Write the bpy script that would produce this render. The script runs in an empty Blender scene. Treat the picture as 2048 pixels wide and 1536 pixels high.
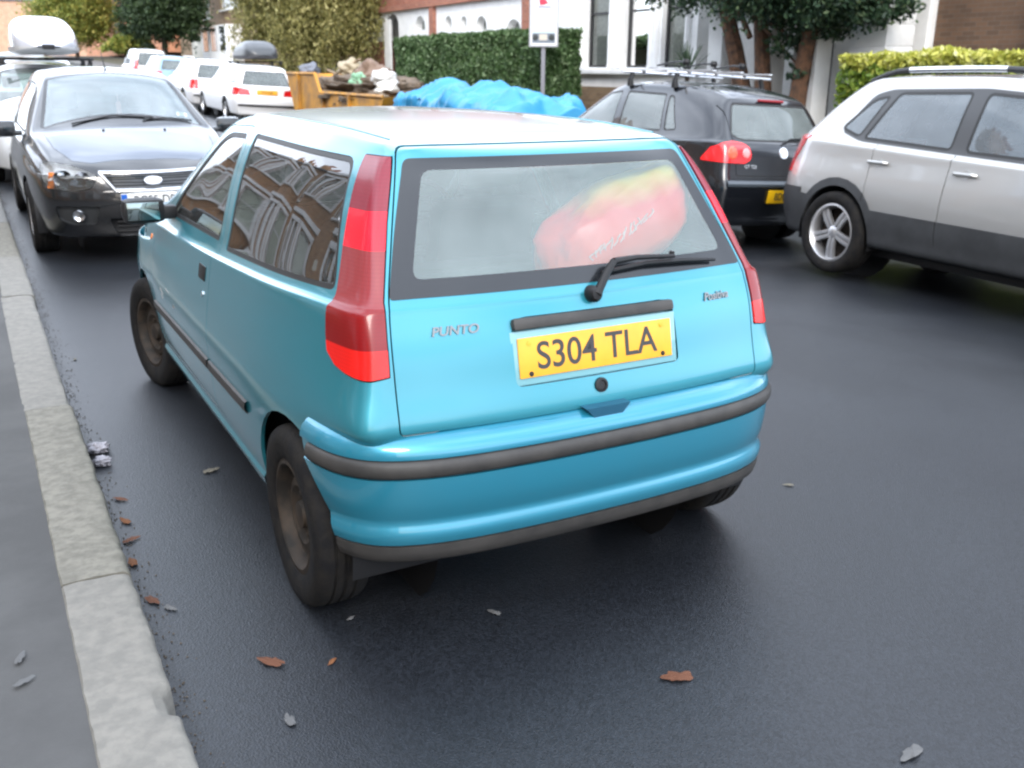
import bpy, bmesh, math, random
from mathutils import Vector, Matrix
from mathutils.bvhtree import BVHTree
R = math.radians
scene = bpy.context.scene
col = scene.collection

# ------------------------------------------------------------------ camera
CAM = Vector((-1.4931, -2.1103, 1.5735)); F = 1922.95
YAW, PITCH, ROLL = 0.50627, 0.31447, 0.00803
def cam_axes():
    ca, sa, cb, sb = math.cos(YAW), math.sin(YAW), math.cos(PITCH), math.sin(PITCH)
    f = Vector((sa*cb, ca*cb, -sb)); r = Vector((ca, -sa, 0)); u = r.cross(f)
    return r*math.cos(ROLL)+u*math.sin(ROLL), -r*math.sin(ROLL)+u*math.cos(ROLL), f
cr, cu, cf = cam_axes()
cd = bpy.data.cameras.new('camera'); cam = bpy.data.objects.new('camera', cd); col.objects.link(cam)
cam.matrix_world = Matrix(((cr.x, cu.x, -cf.x, CAM.x), (cr.y, cu.y, -cf.y, CAM.y), (cr.z, cu.z, -cf.z, CAM.z), (0, 0, 0, 1)))
cd.sensor_width = 36; cd.lens = 36*F/2048; cd.clip_start = 0.05; cd.clip_end = 2000
cd.dof.use_dof = True; cd.dof.focus_distance = 2.6; cd.dof.aperture_fstop = 5.6
scene.camera = cam

# ------------------------------------------------------------------ light
scene.world = bpy.data.worlds.new('World'); W = scene.world; W.use_nodes = True
SUN_EL, SUN_AZ = R(36), R(210)      # azimuth clockwise from +y: from behind the camera, a little left
def build_world():
    nt = W.node_tree; n = nt.nodes; l = nt.links; n.clear()
    out = n.new('ShaderNodeOutputWorld'); bg = n.new('ShaderNodeBackground')
    sky = n.new('ShaderNodeTexSky'); sky.sky_type = 'NISHITA'; sky.sun_disc = False
    sky.sun_elevation = SUN_EL; sky.sun_rotation = SUN_AZ; sky.air_density = 1.0; sky.dust_density = 2.0
    tc = n.new('ShaderNodeTexCoord'); mp = n.new('ShaderNodeMapping'); mp.inputs['Scale'].default_value = (1.0, 1.0, 2.2)
    no = n.new('ShaderNodeTexNoise'); no.inputs['Scale'].default_value = 1.8; no.inputs['Detail'].default_value = 7; no.inputs['Roughness'].default_value = .55
    ramp = n.new('ShaderNodeValToRGB'); ramp.color_ramp.elements[0].position = .36; ramp.color_ramp.elements[1].position = .62
    ramp.color_ramp.elements[0].color = (.25, .25, .25, 1); ramp.color_ramp.elements[1].color = (1, 1, 1, 1)
    mix = n.new('ShaderNodeMix'); mix.data_type = 'RGBA'
    l.new(tc.outputs['Generated'], mp.inputs['Vector']); l.new(mp.outputs['Vector'], no.inputs['Vector'])
    l.new(no.outputs['Fac'], ramp.inputs['Fac']); l.new(ramp.outputs['Color'], mix.inputs['Factor'])
    l.new(sky.outputs['Color'], mix.inputs['A']); mix.inputs['B'].default_value = (15.2, 16.6, 19.0, 1)
    l.new(mix.outputs['Result'], bg.inputs['Color']); bg.inputs['Strength'].default_value = .15
    l.new(bg.outputs['Background'], out.inputs['Surface'])
build_world()
sd = bpy.data.lights.new('sun', 'SUN'); sd.energy = 1.5; sd.angle = R(22); sd.color = (1, .95, .88)
sun = bpy.data.objects.new('sun', sd); col.objects.link(sun)
sdir = Vector((math.sin(SUN_AZ)*math.cos(SUN_EL), math.cos(SUN_AZ)*math.cos(SUN_EL), math.sin(SUN_EL)))
sun.rotation_euler = sdir.to_track_quat('Z', 'Y').to_euler()
scene.view_settings.view_transform = 'Standard'; scene.view_settings.look = 'None'
scene.view_settings.exposure = 0.70; scene.view_settings.gamma = 1
scene.cycles.filter_width = 2.3
scene.cycles.max_bounces = 8; scene.cycles.transparent_max_bounces = 24; scene.cycles.caustics_reflective = False; scene.cycles.caustics_refractive = False

# ------------------------------------------------------------------ lie of the land
def sp(t, w=.6):
    return w*math.log1p(math.exp(min(40, t/w)))
def H(x, y):
    """road surface height: camber falling to the far kerb, street rising away"""
    h = -.052*(sp(x-2.0)-sp(x-8.2)) + .026*sp(y-9, 3)
    return h

# ------------------------------------------------------------------ materials
MATS = {}
def pbr(name, c, rough=.5, metal=0, coat=0, var=0, vscale=8, bump=0, bscale=60, spec=.5, var_c=None, emit=0, trans=0, dist=.01):
    if name in MATS: return MATS[name]
    m = bpy.data.materials.new(name); m.use_nodes = True; nt = m.node_tree; n = nt.nodes; l = nt.links
    b = n['Principled BSDF']; b.inputs['Base Color'].default_value = (*c, 1); b.inputs['Roughness'].default_value = rough
    b.inputs['Metallic'].default_value = metal; b.inputs['Coat Weight'].default_value = coat; b.inputs['Coat Roughness'].default_value = .03
    b.inputs['Specular IOR Level'].default_value = spec
    tc = None
    if var or bump:
        tc = n.new('ShaderNodeTexCoord')
    if var:
        no = n.new('ShaderNodeTexNoise'); no.inputs['Scale'].default_value = vscale; no.inputs['Detail'].default_value = 8; no.inputs['Roughness'].default_value = .6
        mx = n.new('ShaderNodeMix'); mx.data_type = 'RGBA'
        c2 = var_c or tuple(v*(1-var) for v in c)
        mx.inputs['A'].default_value = (*c, 1); mx.inputs['B'].default_value = (*c2, 1)
        rp = n.new('ShaderNodeMapRange'); rp.inputs['From Min'].default_value = .38; rp.inputs['From Max'].default_value = .62
        l.new(tc.outputs['Object'], no.inputs['Vector']); l.new(no.outputs['Fac'], rp.inputs['Value'])
        l.new(rp.outputs['Result'], mx.inputs['Factor']); l.new(mx.outputs['Result'], b.inputs['Base Color'])
    if bump:
        nb = n.new('ShaderNodeTexNoise'); nb.inputs['Scale'].default_value = bscale; nb.inputs['Detail'].default_value = 6
        bp = n.new('ShaderNodeBump'); bp.inputs['Strength'].default_value = bump; bp.inputs['Distance'].default_value = dist
        l.new(tc.outputs['Object'], nb.inputs['Vector']); l.new(nb.outputs['Fac'], bp.inputs['Height']); l.new(bp.outputs['Normal'], b.inputs['Normal'])
    if emit:
        b.inputs['Emission Color'].default_value = (*c, 1); b.inputs['Emission Strength'].default_value = emit
    if trans: b.inputs['Transmission Weight'].default_value = trans
    MATS[name] = m; return m

def paint(name, c, metal=.5, rough=.35, coat=1.0, dirt=.15, top=0, crough=.04):
    """car paint: flaked base under clear coat, with a thin uneven road film low down"""
    if name in MATS: return MATS[name]
    m = bpy.data.materials.new(name); m.use_nodes = True; nt = m.node_tree; n = nt.nodes; l = nt.links
    b = n['Principled BSDF']; b.inputs['Metallic'].default_value = metal; b.inputs['Roughness'].default_value = rough
    b.inputs['Coat Weight'].default_value = coat; b.inputs['Coat Roughness'].default_value = crough; b.inputs['Coat IOR'].default_value = 1.5
    tc = n.new('ShaderNodeTexCoord'); no = n.new('ShaderNodeTexNoise'); no.inputs['Scale'].default_value = 5; no.inputs['Detail'].default_value = 9; no.inputs['Roughness'].default_value = .7
    l.new(tc.outputs['Object'], no.inputs['Vector'])
    sx = n.new('ShaderNodeSeparateXYZ'); l.new(tc.outputs['Object'], sx.inputs[0])
    mr = n.new('ShaderNodeMapRange'); mr.inputs['From Min'].default_value = .15; mr.inputs['From Max'].default_value = .85; mr.inputs['To Min'].default_value = 1; mr.inputs['To Max'].default_value = .12
    l.new(sx.outputs['Z'], mr.inputs['Value'])
    mu = n.new('ShaderNodeMath'); mu.operation = 'MULTIPLY'; l.new(no.outputs['Fac'], mu.inputs[0]); l.new(mr.outputs['Result'], mu.inputs[1])
    mu2 = n.new('ShaderNodeMath'); mu2.operation = 'MULTIPLY'; mu2.inputs[1].default_value = dirt*2; l.new(mu.outputs[0], mu2.inputs[0])
    mx = n.new('ShaderNodeMix'); mx.data_type = 'RGBA'; mx.inputs['A'].default_value = (*c, 1); mx.inputs['B'].default_value = (.12, .11, .1, 1)
    l.new(mu2.outputs[0], mx.inputs['Factor']); l.new(mx.outputs['Result'], b.inputs['Base Color'])
    if top:     # pale sky sheen painted into the colour of upward-facing panels
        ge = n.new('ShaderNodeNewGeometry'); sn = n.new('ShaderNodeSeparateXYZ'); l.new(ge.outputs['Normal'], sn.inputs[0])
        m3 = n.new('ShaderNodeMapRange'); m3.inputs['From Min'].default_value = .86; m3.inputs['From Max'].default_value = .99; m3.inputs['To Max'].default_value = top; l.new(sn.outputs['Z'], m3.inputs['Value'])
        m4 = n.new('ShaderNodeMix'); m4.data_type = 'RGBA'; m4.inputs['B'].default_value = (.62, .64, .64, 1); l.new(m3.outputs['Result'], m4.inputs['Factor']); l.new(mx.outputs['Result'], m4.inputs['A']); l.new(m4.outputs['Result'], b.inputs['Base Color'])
    fl = n.new('ShaderNodeTexNoise'); fl.inputs['Scale'].default_value = 900; l.new(tc.outputs['Object'], fl.inputs['Vector'])
    fr = n.new('ShaderNodeMapRange'); fr.inputs['To Min'].default_value = rough-.06; fr.inputs['To Max'].default_value = rough+.08; l.new(fl.outputs['Fac'], fr.inputs['Value']); l.new(fr.outputs['Result'], b.inputs['Roughness'])
    MATS[name] = m; return m

def glass(name, tint=(.7, .78, .76), dust_haze=.08, dust_haze_c=(.6, .62, .6), rough=.015, ior=1.62):
    """thin pane: transparent, fresnel mirror, pale film for painted sky haze and dusty glass"""
    if name in MATS: return MATS[name]
    m = bpy.data.materials.new(name); m.use_nodes = True; nt = m.node_tree; n = nt.nodes; l = nt.links; n.clear()
    out = n.new('ShaderNodeOutputMaterial'); tr = n.new('ShaderNodeBsdfTransparent'); tr.inputs['Color'].default_value = (*tint, 1)
    gl = n.new('ShaderNodeBsdfGlossy'); gl.inputs['Roughness'].default_value = rough; gl.inputs['Color'].default_value = (1, 1, 1, 1)
    df = n.new('ShaderNodeBsdfDiffuse'); df.inputs['Color'].default_value = (*dust_haze_c, 1)
    tc = n.new('ShaderNodeTexCoord'); no = n.new('ShaderNodeTexNoise'); no.inputs['Scale'].default_value = 3; no.inputs['Detail'].default_value = 8; no.inputs['Roughness'].default_value = .65
    l.new(tc.outputs['Object'], no.inputs['Vector'])
    mr = n.new('ShaderNodeMapRange'); mr.inputs['To Min'].default_value = dust_haze*.4; mr.inputs['To Max'].default_value = dust_haze*1.6; l.new(no.outputs['Fac'], mr.inputs['Value'])
    m1 = n.new('ShaderNodeMixShader'); l.new(mr.outputs['Result'], m1.inputs['Fac']); l.new(tr.outputs[0], m1.inputs[1]); l.new(df.outputs[0], m1.inputs[2])
    fr = n.new('ShaderNodeFresnel'); fr.inputs['IOR'].default_value = ior
    m2 = n.new('ShaderNodeMixShader'); l.new(fr.outputs[0], m2.inputs['Fac']); l.new(m1.outputs[0], m2.inputs[1]); l.new(gl.outputs[0], m2.inputs[2])
    l.new(m2.outputs[0], out.inputs['Surface']); MATS[name] = m; return m

# ------------------------------------------------------------------ object helpers
def tag(o, label=None, cat=None, group=None, kind=None):
    if label: o['label'] = label
    if cat: o['category'] = cat
    if group: o['group'] = group
    if kind: o['kind'] = kind
    return o
def empty(name, loc, rz=0, label=None, cat=None, group=None, tilt=None):
    o = bpy.data.objects.new(name, None); col.objects.link(o); o.empty_display_size = .3
    if tilt is None:
        o.location = loc; o.rotation_euler = (0, 0, rz)
    else:
        M = tilt.to_4x4() @ Matrix.Rotation(rz, 4, 'Z'); M.translation = Vector(loc); o.matrix_world = M
    return tag(o, label, cat, group)
def link_mesh(name, me, m, parent=None):
    o = bpy.data.objects.new(name, me); col.objects.link(o)
    for mm in (m if isinstance(m, (list, tuple)) else [m]): me.materials.append(mm)
    if parent is not None: o.parent = parent
    return o
class MB:
    """collects shapes for ONE mesh"""
    def __init__(s): s.bm = bmesh.new(); s.mi = 0
    def _f(s, vs):
        try:
            f = s.bm.faces.new(vs); f.material_index = s.mi; f.smooth = True; return f
        except ValueError: return None
    def quad(s, *p): return s._f([s.bm.verts.new(q) for q in p])
    def box(s, c, d, M=None, bev=0):
        x, y, z = d[0]/2, d[1]/2, d[2]/2; c = Vector(c)
        P = [Vector((a*x, b*y, e*z)) for e in (-1, 1) for b in (-1, 1) for a in (-1, 1)]
        if M is not None: P = [M @ p for p in P]
        v = [s.bm.verts.new(c+p) for p in P]
        fs = [s._f([v[i] for i in q]) for q in ((0, 2, 3, 1), (4, 5, 7, 6), (0, 1, 5, 4), (2, 6, 7, 3), (0, 4, 6, 2), (1, 3, 7, 5))]
        if bev:
            es = set(e for f in fs for e in f.edges)
            bmesh.ops.bevel(s.bm, geom=list(es), offset=bev, segments=2, affect='EDGES', profile=.6)
        return s
    def b2(s, lo, hi, bev=0):
        return s.box([(a+b)/2 for a, b in zip(lo, hi)], [abs(b-a) for a, b in zip(lo, hi)], bev=bev)
    def tube(s, pts, r, n=10, caps=True):
        pts = [Vector(p) for p in pts]; rr = r if isinstance(r, (list, tuple)) else [r]*len(pts); rings = []
        up = None
        for i, p in enumerate(pts):
            d = (pts[min(i+1, len(pts)-1)]-pts[max(i-1, 0)]).normalized()
            if up is None: up = Vector((0, 0, 1)) if abs(d.z) < .9 else Vector((1, 0, 0))
            a = d.cross(up).normalized(); b = a.cross(d).normalized(); up = b
            rings.append([s.bm.verts.new(p+(a*math.cos(t)+b*math.sin(t))*rr[i]) for t in (2*math.pi*k/n for k in range(n))])
        for A, B in zip(rings, rings[1:]):
            for k in range(n): s._f([A[k], A[(k+1) % n], B[(k+1) % n], B[k]])
        if caps: s._f(rings[0][::-1]); s._f(rings[-1])
        return s
    def lathe(s, prof, n=32, M=None, close=False, seg_skip=None):
        """profile (r, h) spun round local z"""
        M = M or Matrix(); rings = []
        for r, h in prof:
            rings.append([s.bm.verts.new(M @ Vector((r*math.cos(2*math.pi*k/n), r*math.sin(2*math.pi*k/n), h))) for k in range(n)])
        for i, (A, B) in enumerate(zip(rings, rings[1:])):
            for k in range(n):
                if seg_skip and seg_skip(i, k): continue
                s._f([A[k], A[(k+1) % n], B[(k+1) % n], B[k]])
        if close:
            s._f(rings[0][::-1]); s._f(rings[-1])
        return s
    def prism(s, poly, d0, d1, axis='x', M=None):
        """polygon extruded: axis x -> poly (y,z); y -> (x,z); z -> (x,y)"""
        def P(a, b, d):
            v = {'x': (d, a, b), 'y': (a, d, b), 'z': (a, b, d)}[axis]; v = Vector(v); return M @ v if M is not None else v
        A = [s.bm.verts.new(P(a, b, d0)) for a, b in poly]; B = [s.bm.verts.new(P(a, b, d1)) for a, b in poly]
        n = len(poly)
        for k in range(n): s._f([A[k], A[(k+1) % n], B[(k+1) % n], B[k]])
        s._f(A[::-1]); s._f(B); return s
    def sheet(s, grid):
        V = [[s.bm.verts.new(p) for p in row] for row in grid]
        for a, b in zip(V, V[1:]):
            for k in range(len(a)-1): s._f([a[k], a[k+1], b[k+1], b[k]])
        return s
    def build(s, name, m, parent=None, ang=35, recalc=True):
        if recalc: bmesh.ops.recalc_face_normals(s.bm, faces=s.bm.faces[:])
        for e in s.bm.edges:
            if len(e.link_faces) == 2: e.smooth = e.calc_face_angle(0) < R(ang)
        me = bpy.data.meshes.new(name); s.bm.to_mesh(me); s.bm.free()
        return link_mesh(name, me, m, parent)
def text_obj(name, s, size, m, parent, M, extrude=.002, bold=0, sx=1.0, shear=0):
    cu_ = bpy.data.curves.new(name, 'FONT'); cu_.body = s; cu_.size = size; cu_.extrude = extrude; cu_.offset = bold; cu_.shear = shear
    cu_.align_x = 'CENTER'; cu_.align_y = 'CENTER'
    t = bpy.data.objects.new('t', cu_); col.objects.link(t)
    me = bpy.data.meshes.new_from_object(t.evaluated_get(bpy.context.evaluated_depsgraph_get()))
    bpy.data.objects.remove(t); bpy.data.curves.remove(cu_)
    me.transform(Matrix.Diagonal((sx, 1, 1, 1))); me.transform(M); me.materials.clear()
    return link_mesh(name, me, m, parent)
def lerp(a, b, t): return a+(b-a)*t
def tab(T, x):
    if x <= T[0][0]: return T[0][1]
    for (a, u), (b, v) in zip(T, T[1:]):
        if x <= b: return u+(v-u)*(x-a)/(b-a)
    return T[-1][1]
def rounded(poly, r, n=5):
    out = []; N = len(poly)
    for i in range(N):
        p = Vector(poly[i]); a = Vector(poly[i-1]); b = Vector(poly[(i+1) % N])
        rr = r[i] if isinstance(r, (list, tuple)) else r
        u = (a-p); v = (b-p); d = min(rr, u.length*.45, v.length*.45)
        if d < 1e-4: out.append(tuple(p)); continue
        A = p+u.normalized()*d; B = p+v.normalized()*d
        for k in range(n+1):
            t = k/n; q = A*(1-t)**2+p*2*t*(1-t)+B*t*t; out.append((q.x, q.y))
    return out
def inset(poly, d):
    N = len(poly); area = sum(poly[i][0]*poly[(i+1) % N][1]-poly[(i+1) % N][0]*poly[i][1] for i in range(N)); sg = 1 if area > 0 else -1
    out = []
    for i in range(N):
        p = Vector(poly[i]); e1 = (p-Vector(poly[i-1])); e2 = (Vector(poly[(i+1) % N])-p)
        if e1.length < 1e-6 or e2.length < 1e-6: out.append(tuple(p)); continue
        e1.normalize(); e2.normalize()
        n1 = Vector((-e1.y, e1.x))*sg; n2 = Vector((-e2.y, e2.x))*sg; m = n1+n2
        if m.length < 1e-3: m = n1
        m.normalize(); k = max(.5, m.dot(n1)); q = p+m*d/k; out.append((q.x, q.y))
    return out
def inpoly(x, y, P):
    c = False; j = len(P)-1
    for i in range(len(P)):
        if (P[i][1] > y) != (P[j][1] > y) and x < (P[j][0]-P[i][0])*(y-P[i][1])/(P[j][1]-P[i][1])+P[i][0]: c = not c
        j = i
    return c

# ------------------------------------------------------------------ car shells
AX = {'x': (1, 2), 'y': (0, 2), 'z': (0, 1)}
class Shell:
    """smooth closed car body from a table of side points; panels are cut out of it along exact outlines"""
    def __init__(s, T, fx, bow_r, bow_f, bow_t, crown, level=3):
        J = len(T)-1; K = len(T[0])-1; fr = [-f for f in fx[::-1] if f > 0]+list(fx); I = len(fr)-1
        def P(i, j, k):
            f = fr[i]; x, y, z = T[j][k]
            g = 1-abs(f)**2.2
            if k == K: z = z+crown[j]*g; y = y+bow_t[j]*g
            elif j == 0: y = y-bow_r[k]*g
            elif j == J: y = y+bow_f[k]*g
            return Vector((f*x, y, z))
        bm = bmesh.new(); V = {}
        def v(i, j, k):
            if (i, j, k) not in V: V[i, j, k] = bm.verts.new(P(i, j, k))
            return V[i, j, k]
        for j in range(J):
            for k in range(K):
                bm.faces.new([v(0, j, k), v(0, j, k+1), v(0, j+1, k+1), v(0, j+1, k)]); bm.faces.new([v(I, j, k), v(I, j+1, k), v(I, j+1, k+1), v(I, j, k+1)])
        for i in range(I):
            for k in range(K):
                bm.faces.new([v(i, 0, k), v(i+1, 0, k), v(i+1, 0, k+1), v(i, 0, k+1)]); bm.faces.new([v(i, J, k), v(i, J, k+1), v(i+1, J, k+1), v(i+1, J, k)])
            for j in range(J):
                bm.faces.new([v(i, j, K), v(i+1, j, K), v(i+1, j+1, K), v(i, j+1, K)]); bm.faces.new([v(i, j, 0), v(i, j+1, 0), v(i+1, j+1, 0), v(i+1, j, 0)])
        bm.verts.index_update(); T0 = [q.co.copy() for q in bm.verts]
        nb = []
        for q in bm.verts:
            E = [e.other_vert(q).index for e in q.link_edges]; D = []
            for f in q.link_faces:
                idx = [w.index for w in f.verts]; D.append(idx[(idx.index(q.index)+2) % 4])
            nb.append((E, D))
        C = [p.copy() for p in T0]
        for it in range(7):
            L = []
            for i, (E, D) in enumerate(nb):
                n = len(E); L.append((C[i]*(n*n)+sum((C[e] for e in E), Vector())*4+sum((C[d] for d in D), Vector()))/(n*(n+5)))
            w = .9 if it < 5 else .6
            C = [c+(t-l)*w for c, t, l in zip(C, T0, L)]
        for q, c in zip(bm.verts, C): q.co = c
        me = bpy.data.meshes.new('s'); bm.to_mesh(me); bm.free(); o = bpy.data.objects.new('s', me); col.objects.link(o)
        md = o.modifiers.new('s', 'SUBSURF'); md.levels = level; md.render_levels = level
        m2 = bpy.data.meshes.new_from_object(o.evaluated_get(bpy.context.evaluated_depsgraph_get()))
        bpy.data.objects.remove(o); s.bm = bmesh.new(); s.bm.from_mesh(m2); bpy.data.meshes.remove(m2); bpy.data.meshes.remove(me)
        bmesh.ops.recalc_face_normals(s.bm, faces=s.bm.faces[:]); s.bm.normal_update()
        s.base = s.bm.copy(); s.base.faces.ensure_lookup_table(); s.bvh = BVHTree.FromBMesh(s.base)
        s.nl = s.bm.verts.layers.float_vector.new('n0'); s.lab = s.bm.faces.layers.int.new('lab')
        for q in s.bm.verts: q[s.nl] = q.normal
        s.names = ['body']
    def hit(s, a, b, axis='y', sgn=-1):
        """surface point seen along an axis (from the side sgn)"""
        o = {'x': Vector((sgn*9, a, b)), 'y': Vector((a, sgn*9, b)), 'z': Vector((a, b, 9))}[axis]
        d = {'x': Vector((-sgn, 0, 0)), 'y': Vector((0, -sgn, 0)), 'z': Vector((0, 0, -1))}[axis]
        if axis == 'y' and sgn == 1: o.y = 12
        p, n, i, t = s.bvh.ray_cast(o, d)
        return (p, n) if p else (Vector((a, 0, b)), -d)
    def frame(s, a, b, axis='y', sgn=-1, up=(0, 0, 1)):
        """matrix with z out of the surface, y up"""
        p, n = s.hit(a, b, axis, sgn); z = n.normalized(); x = Vector(up).cross(z).normalized(); y = z.cross(x)
        M = Matrix((x, y, z)).transposed().to_4x4(); M.translation = p; return M
    def _cut(s, axis, poly, pred):
        a, b = AX[axis]; xs = [p[0] for p in poly]; ys = [p[1] for p in poly]; pad = .0005
        N = len(poly); cand = set()
        for f in s.bm.faces:
            fa = [v.co[a] for v in f.verts]; fb = [v.co[b] for v in f.verts]
            if max(fa) >= min(xs)-pad and min(fa) <= max(xs)+pad and max(fb) >= min(ys)-pad and min(fb) <= max(ys)+pad and pred(f.calc_center_median(), f.normal): cand.add(f)
        for i in range(N):
            p = poly[i]; q = poly[(i+1) % N]; L = math.hypot(q[0]-p[0], q[1]-p[1])
            if L < 1e-5: continue
            n2 = (-(q[1]-p[1])/L, (q[0]-p[0])/L); x0, x1 = sorted((p[0], q[0])); y0, y1 = sorted((p[1], q[1])); fs = []
            for f in cand:
                fa = [v.co[a] for v in f.verts]; fb = [v.co[b] for v in f.verts]
                if max(fa) < x0-pad or min(fa) > x1+pad or max(fb) < y0-pad or min(fb) > y1+pad: continue
                dd = [(u-p[0])*n2[0]+(w-p[1])*n2[1] for u, w in zip(fa, fb)]
                if max(dd) < 2e-5 or min(dd) > -2e-5: continue
                fs.append(f)
            if not fs: continue
            no = Vector((0, 0, 0)); no[a] = n2[0]; no[b] = n2[1]; co = Vector((0, 0, 0)); co[a] = p[0]; co[b] = p[1]
            g = list(dict.fromkeys(e for f in fs for e in f.edges)); vs = list(dict.fromkeys(v for f in fs for v in f.verts))
            r = bmesh.ops.bisect_plane(s.bm, geom=vs+g+fs, dist=1e-5, plane_co=co, plane_no=no)
            cand.update(x for x in r['geom'] if isinstance(x, bmesh.types.BMFace))
            cand = {f for f in cand if f.is_valid}
    def region(s, name, cons, pred, gap=0, seal=None, only=None):
        """cons: list of (axis, polygon); faces inside all of them get the label; a rim of width gap gets label seal (or is removed)"""
        def idx(nm):
            if nm not in s.names: s.names.append(nm)
            return s.names.index(nm)
        k = idx(name); ks = idx(seal) if seal else -1
        inner = [(ax, inset(p, gap)) for ax, p in cons] if gap else cons
        for ax, p in cons: s._cut(ax, p, pred)
        if gap:
            for ax, p in inner: s._cut(ax, p, pred)
        s.bm.normal_update()
        for f in s.bm.faces:
            if only is not None and s.names[f[s.lab]] not in only: continue
            c = f.calc_center_median()
            if not pred(c, f.normal): continue
            if all(inpoly(c[AX[ax][0]], c[AX[ax][1]], p) for ax, p in cons):
                if gap and not all(inpoly(c[AX[ax][0]], c[AX[ax][1]], p) for ax, p in inner): f[s.lab] = ks if ks >= 0 else idx('_gone')
                else: f[s.lab] = k
    def piece(s, lab, name, m, parent, off=0, flange=.012, pick=None, drop=True):
        s.bm.verts.index_update()
        ks = [s.names.index(l) for l in (lab if isinstance(lab, (list, tuple)) else [lab]) if l in s.names]
        fs = [f for f in s.bm.faces if f[s.lab] in ks and (pick is None or pick(f.calc_center_median()))]
        if not fs: print('EMPTY PIECE', lab); return None
        bm = bmesh.new(); vm = {}; nrm = bm.verts.layers.float_vector.new('n0')
        for f in fs:
            vs = []
            for v in f.verts:
                if v.index not in vm or vm[v.index][0] is not v:
                    n = Vector(v[s.nl]); n = n.normalized() if n.length > .01 else v.normal
                    w = bm.verts.new(v.co+n*off); w[nrm] = n; vm[v.index] = (v, w)
                vs.append(vm[v.index][1])
            try: bm.faces.new(vs).smooth = True
            except ValueError: pass
        surf = set(bm.faces)
        if flange:
            be = [e for e in bm.edges if len(e.link_faces) == 1]; g = bmesh.ops.extrude_edge_only(bm, edges=be)
            nv = [v for v in g['geom'] if isinstance(v, bmesh.types.BMVert)]
            for v in nv: v.co = v.co-Vector(v[nrm])*flange
        bm.normal_update(); me = bpy.data.meshes.new(name); fl = [f not in surf for f in bm.faces]; ns = []
        for f, isf in zip(bm.faces, fl):
            f.smooth = True
            for l in f.loops: ns.append(f.normal.copy() if isf else Vector(l.vert[nrm]))
        bm.to_mesh(me); bm.free(); me.normals_split_custom_set(ns)
        return link_mesh(name, me, m, parent)
    def index(s):
        s.bm.verts.index_update(); s.bm.faces.index_update()

def hatch_table(S, ZT, ZB, Wd, WR, low, yr, yf, L, kb=.893, t6=.5):
    """rows from sill to roof edge for every station"""
    T = []
    for s0 in S:
        zt, zb, w, wr = tab(ZT, s0), tab(ZB, s0), tab(Wd, s0), tab(WR, s0)
        zb = min(zb, zt-.075)
        rows = [(z, f*w) for z, f in low]
        zl = rows[-1][0]
        if zl > zb-.06: rows[-1] = (zb-.09, rows[-1][1])
        rows += [(zb-.03, w*(kb+.04)), (zb+.004, w*kb)]
        wb = w*kb
        rows += [(lerp(zb, zt, t6), lerp(wb, wr, t6)+.014*min(1, (zt-zb)/.3)), (lerp(zb, zt, .92), wr), (zt, wr-.075)]
        R_ = []
        for z, x in rows:
            y = s0+tab(yr, z)*max(0, 1-s0/1.0) + (tab(yf, z)-L)*max(0, 1-(L-s0)/1.0)
            R_.append((x, y, z))
        T.append(R_)
    return T
# ------------------------------------------------------------------ shared materials
def M_(): pass
TYRE = pbr('tyre_rubber', (.007, .007, .008), .85, var=.4, vscale=20, var_c=(.015, .0135, .012), bump=.3, bscale=120, spec=.2)
PLASTIC = pbr('grey_bumper_plastic', (.030, .029, .028), .55, spec=.4, var=.3, vscale=9, bump=.05, bscale=300, var_c=(.048, .045, .042))
BLACK = pbr('black_plastic', (.010, .010, .011), .5, spec=.35)
RUBBER = pbr('black_window_rubber', (.014, .014, .014), .5)
INTERIOR = pbr('dark_seat_cloth', (.035, .04, .045), .9, var=.4, vscale=12)
CHROME = pbr('chrome', (.75, .75, .76), .12, metal=1)
SILVERP = pbr('silver_wheel_paint', (.55, .55, .56), .32, metal=.8)
STEEL = pbr('dirty_steel_wheel', (.020, .018, .016), .65, metal=.2, var=.6, vscale=14, var_c=(.048, .036, .027), spec=.25)
PLATE_Y = pbr('yellow_number_plate', (.80, .38, .025), .4, var=.12, vscale=9)
PLATE_W = pbr('white_number_plate', (.75, .75, .73), .35)
INK = pbr('number_plate_ink', (.03, .03, .03), .5)
REDL = pbr('red_lens', (.62, .012, .015), .12, coat=1, var=.25, vscale=30)
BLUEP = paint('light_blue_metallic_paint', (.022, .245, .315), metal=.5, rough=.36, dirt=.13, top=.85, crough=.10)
BUMPERP = paint('blue_bumper_paint', (.013, .225, .335), metal=.45, rough=.36, dirt=.12)
GLASS_S = glass('side_window_glass', (.40, .50, .47), .03, ior=1.95)
GLASS_R = glass('rear_window_glass', (.80, .90, .88), .21, (.48, .60, .59))  # hazy sky reflection is put into the pale film colour
MIRROR = pbr('mirror_glass', (.22, .27, .27), .04, metal=1)

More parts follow.
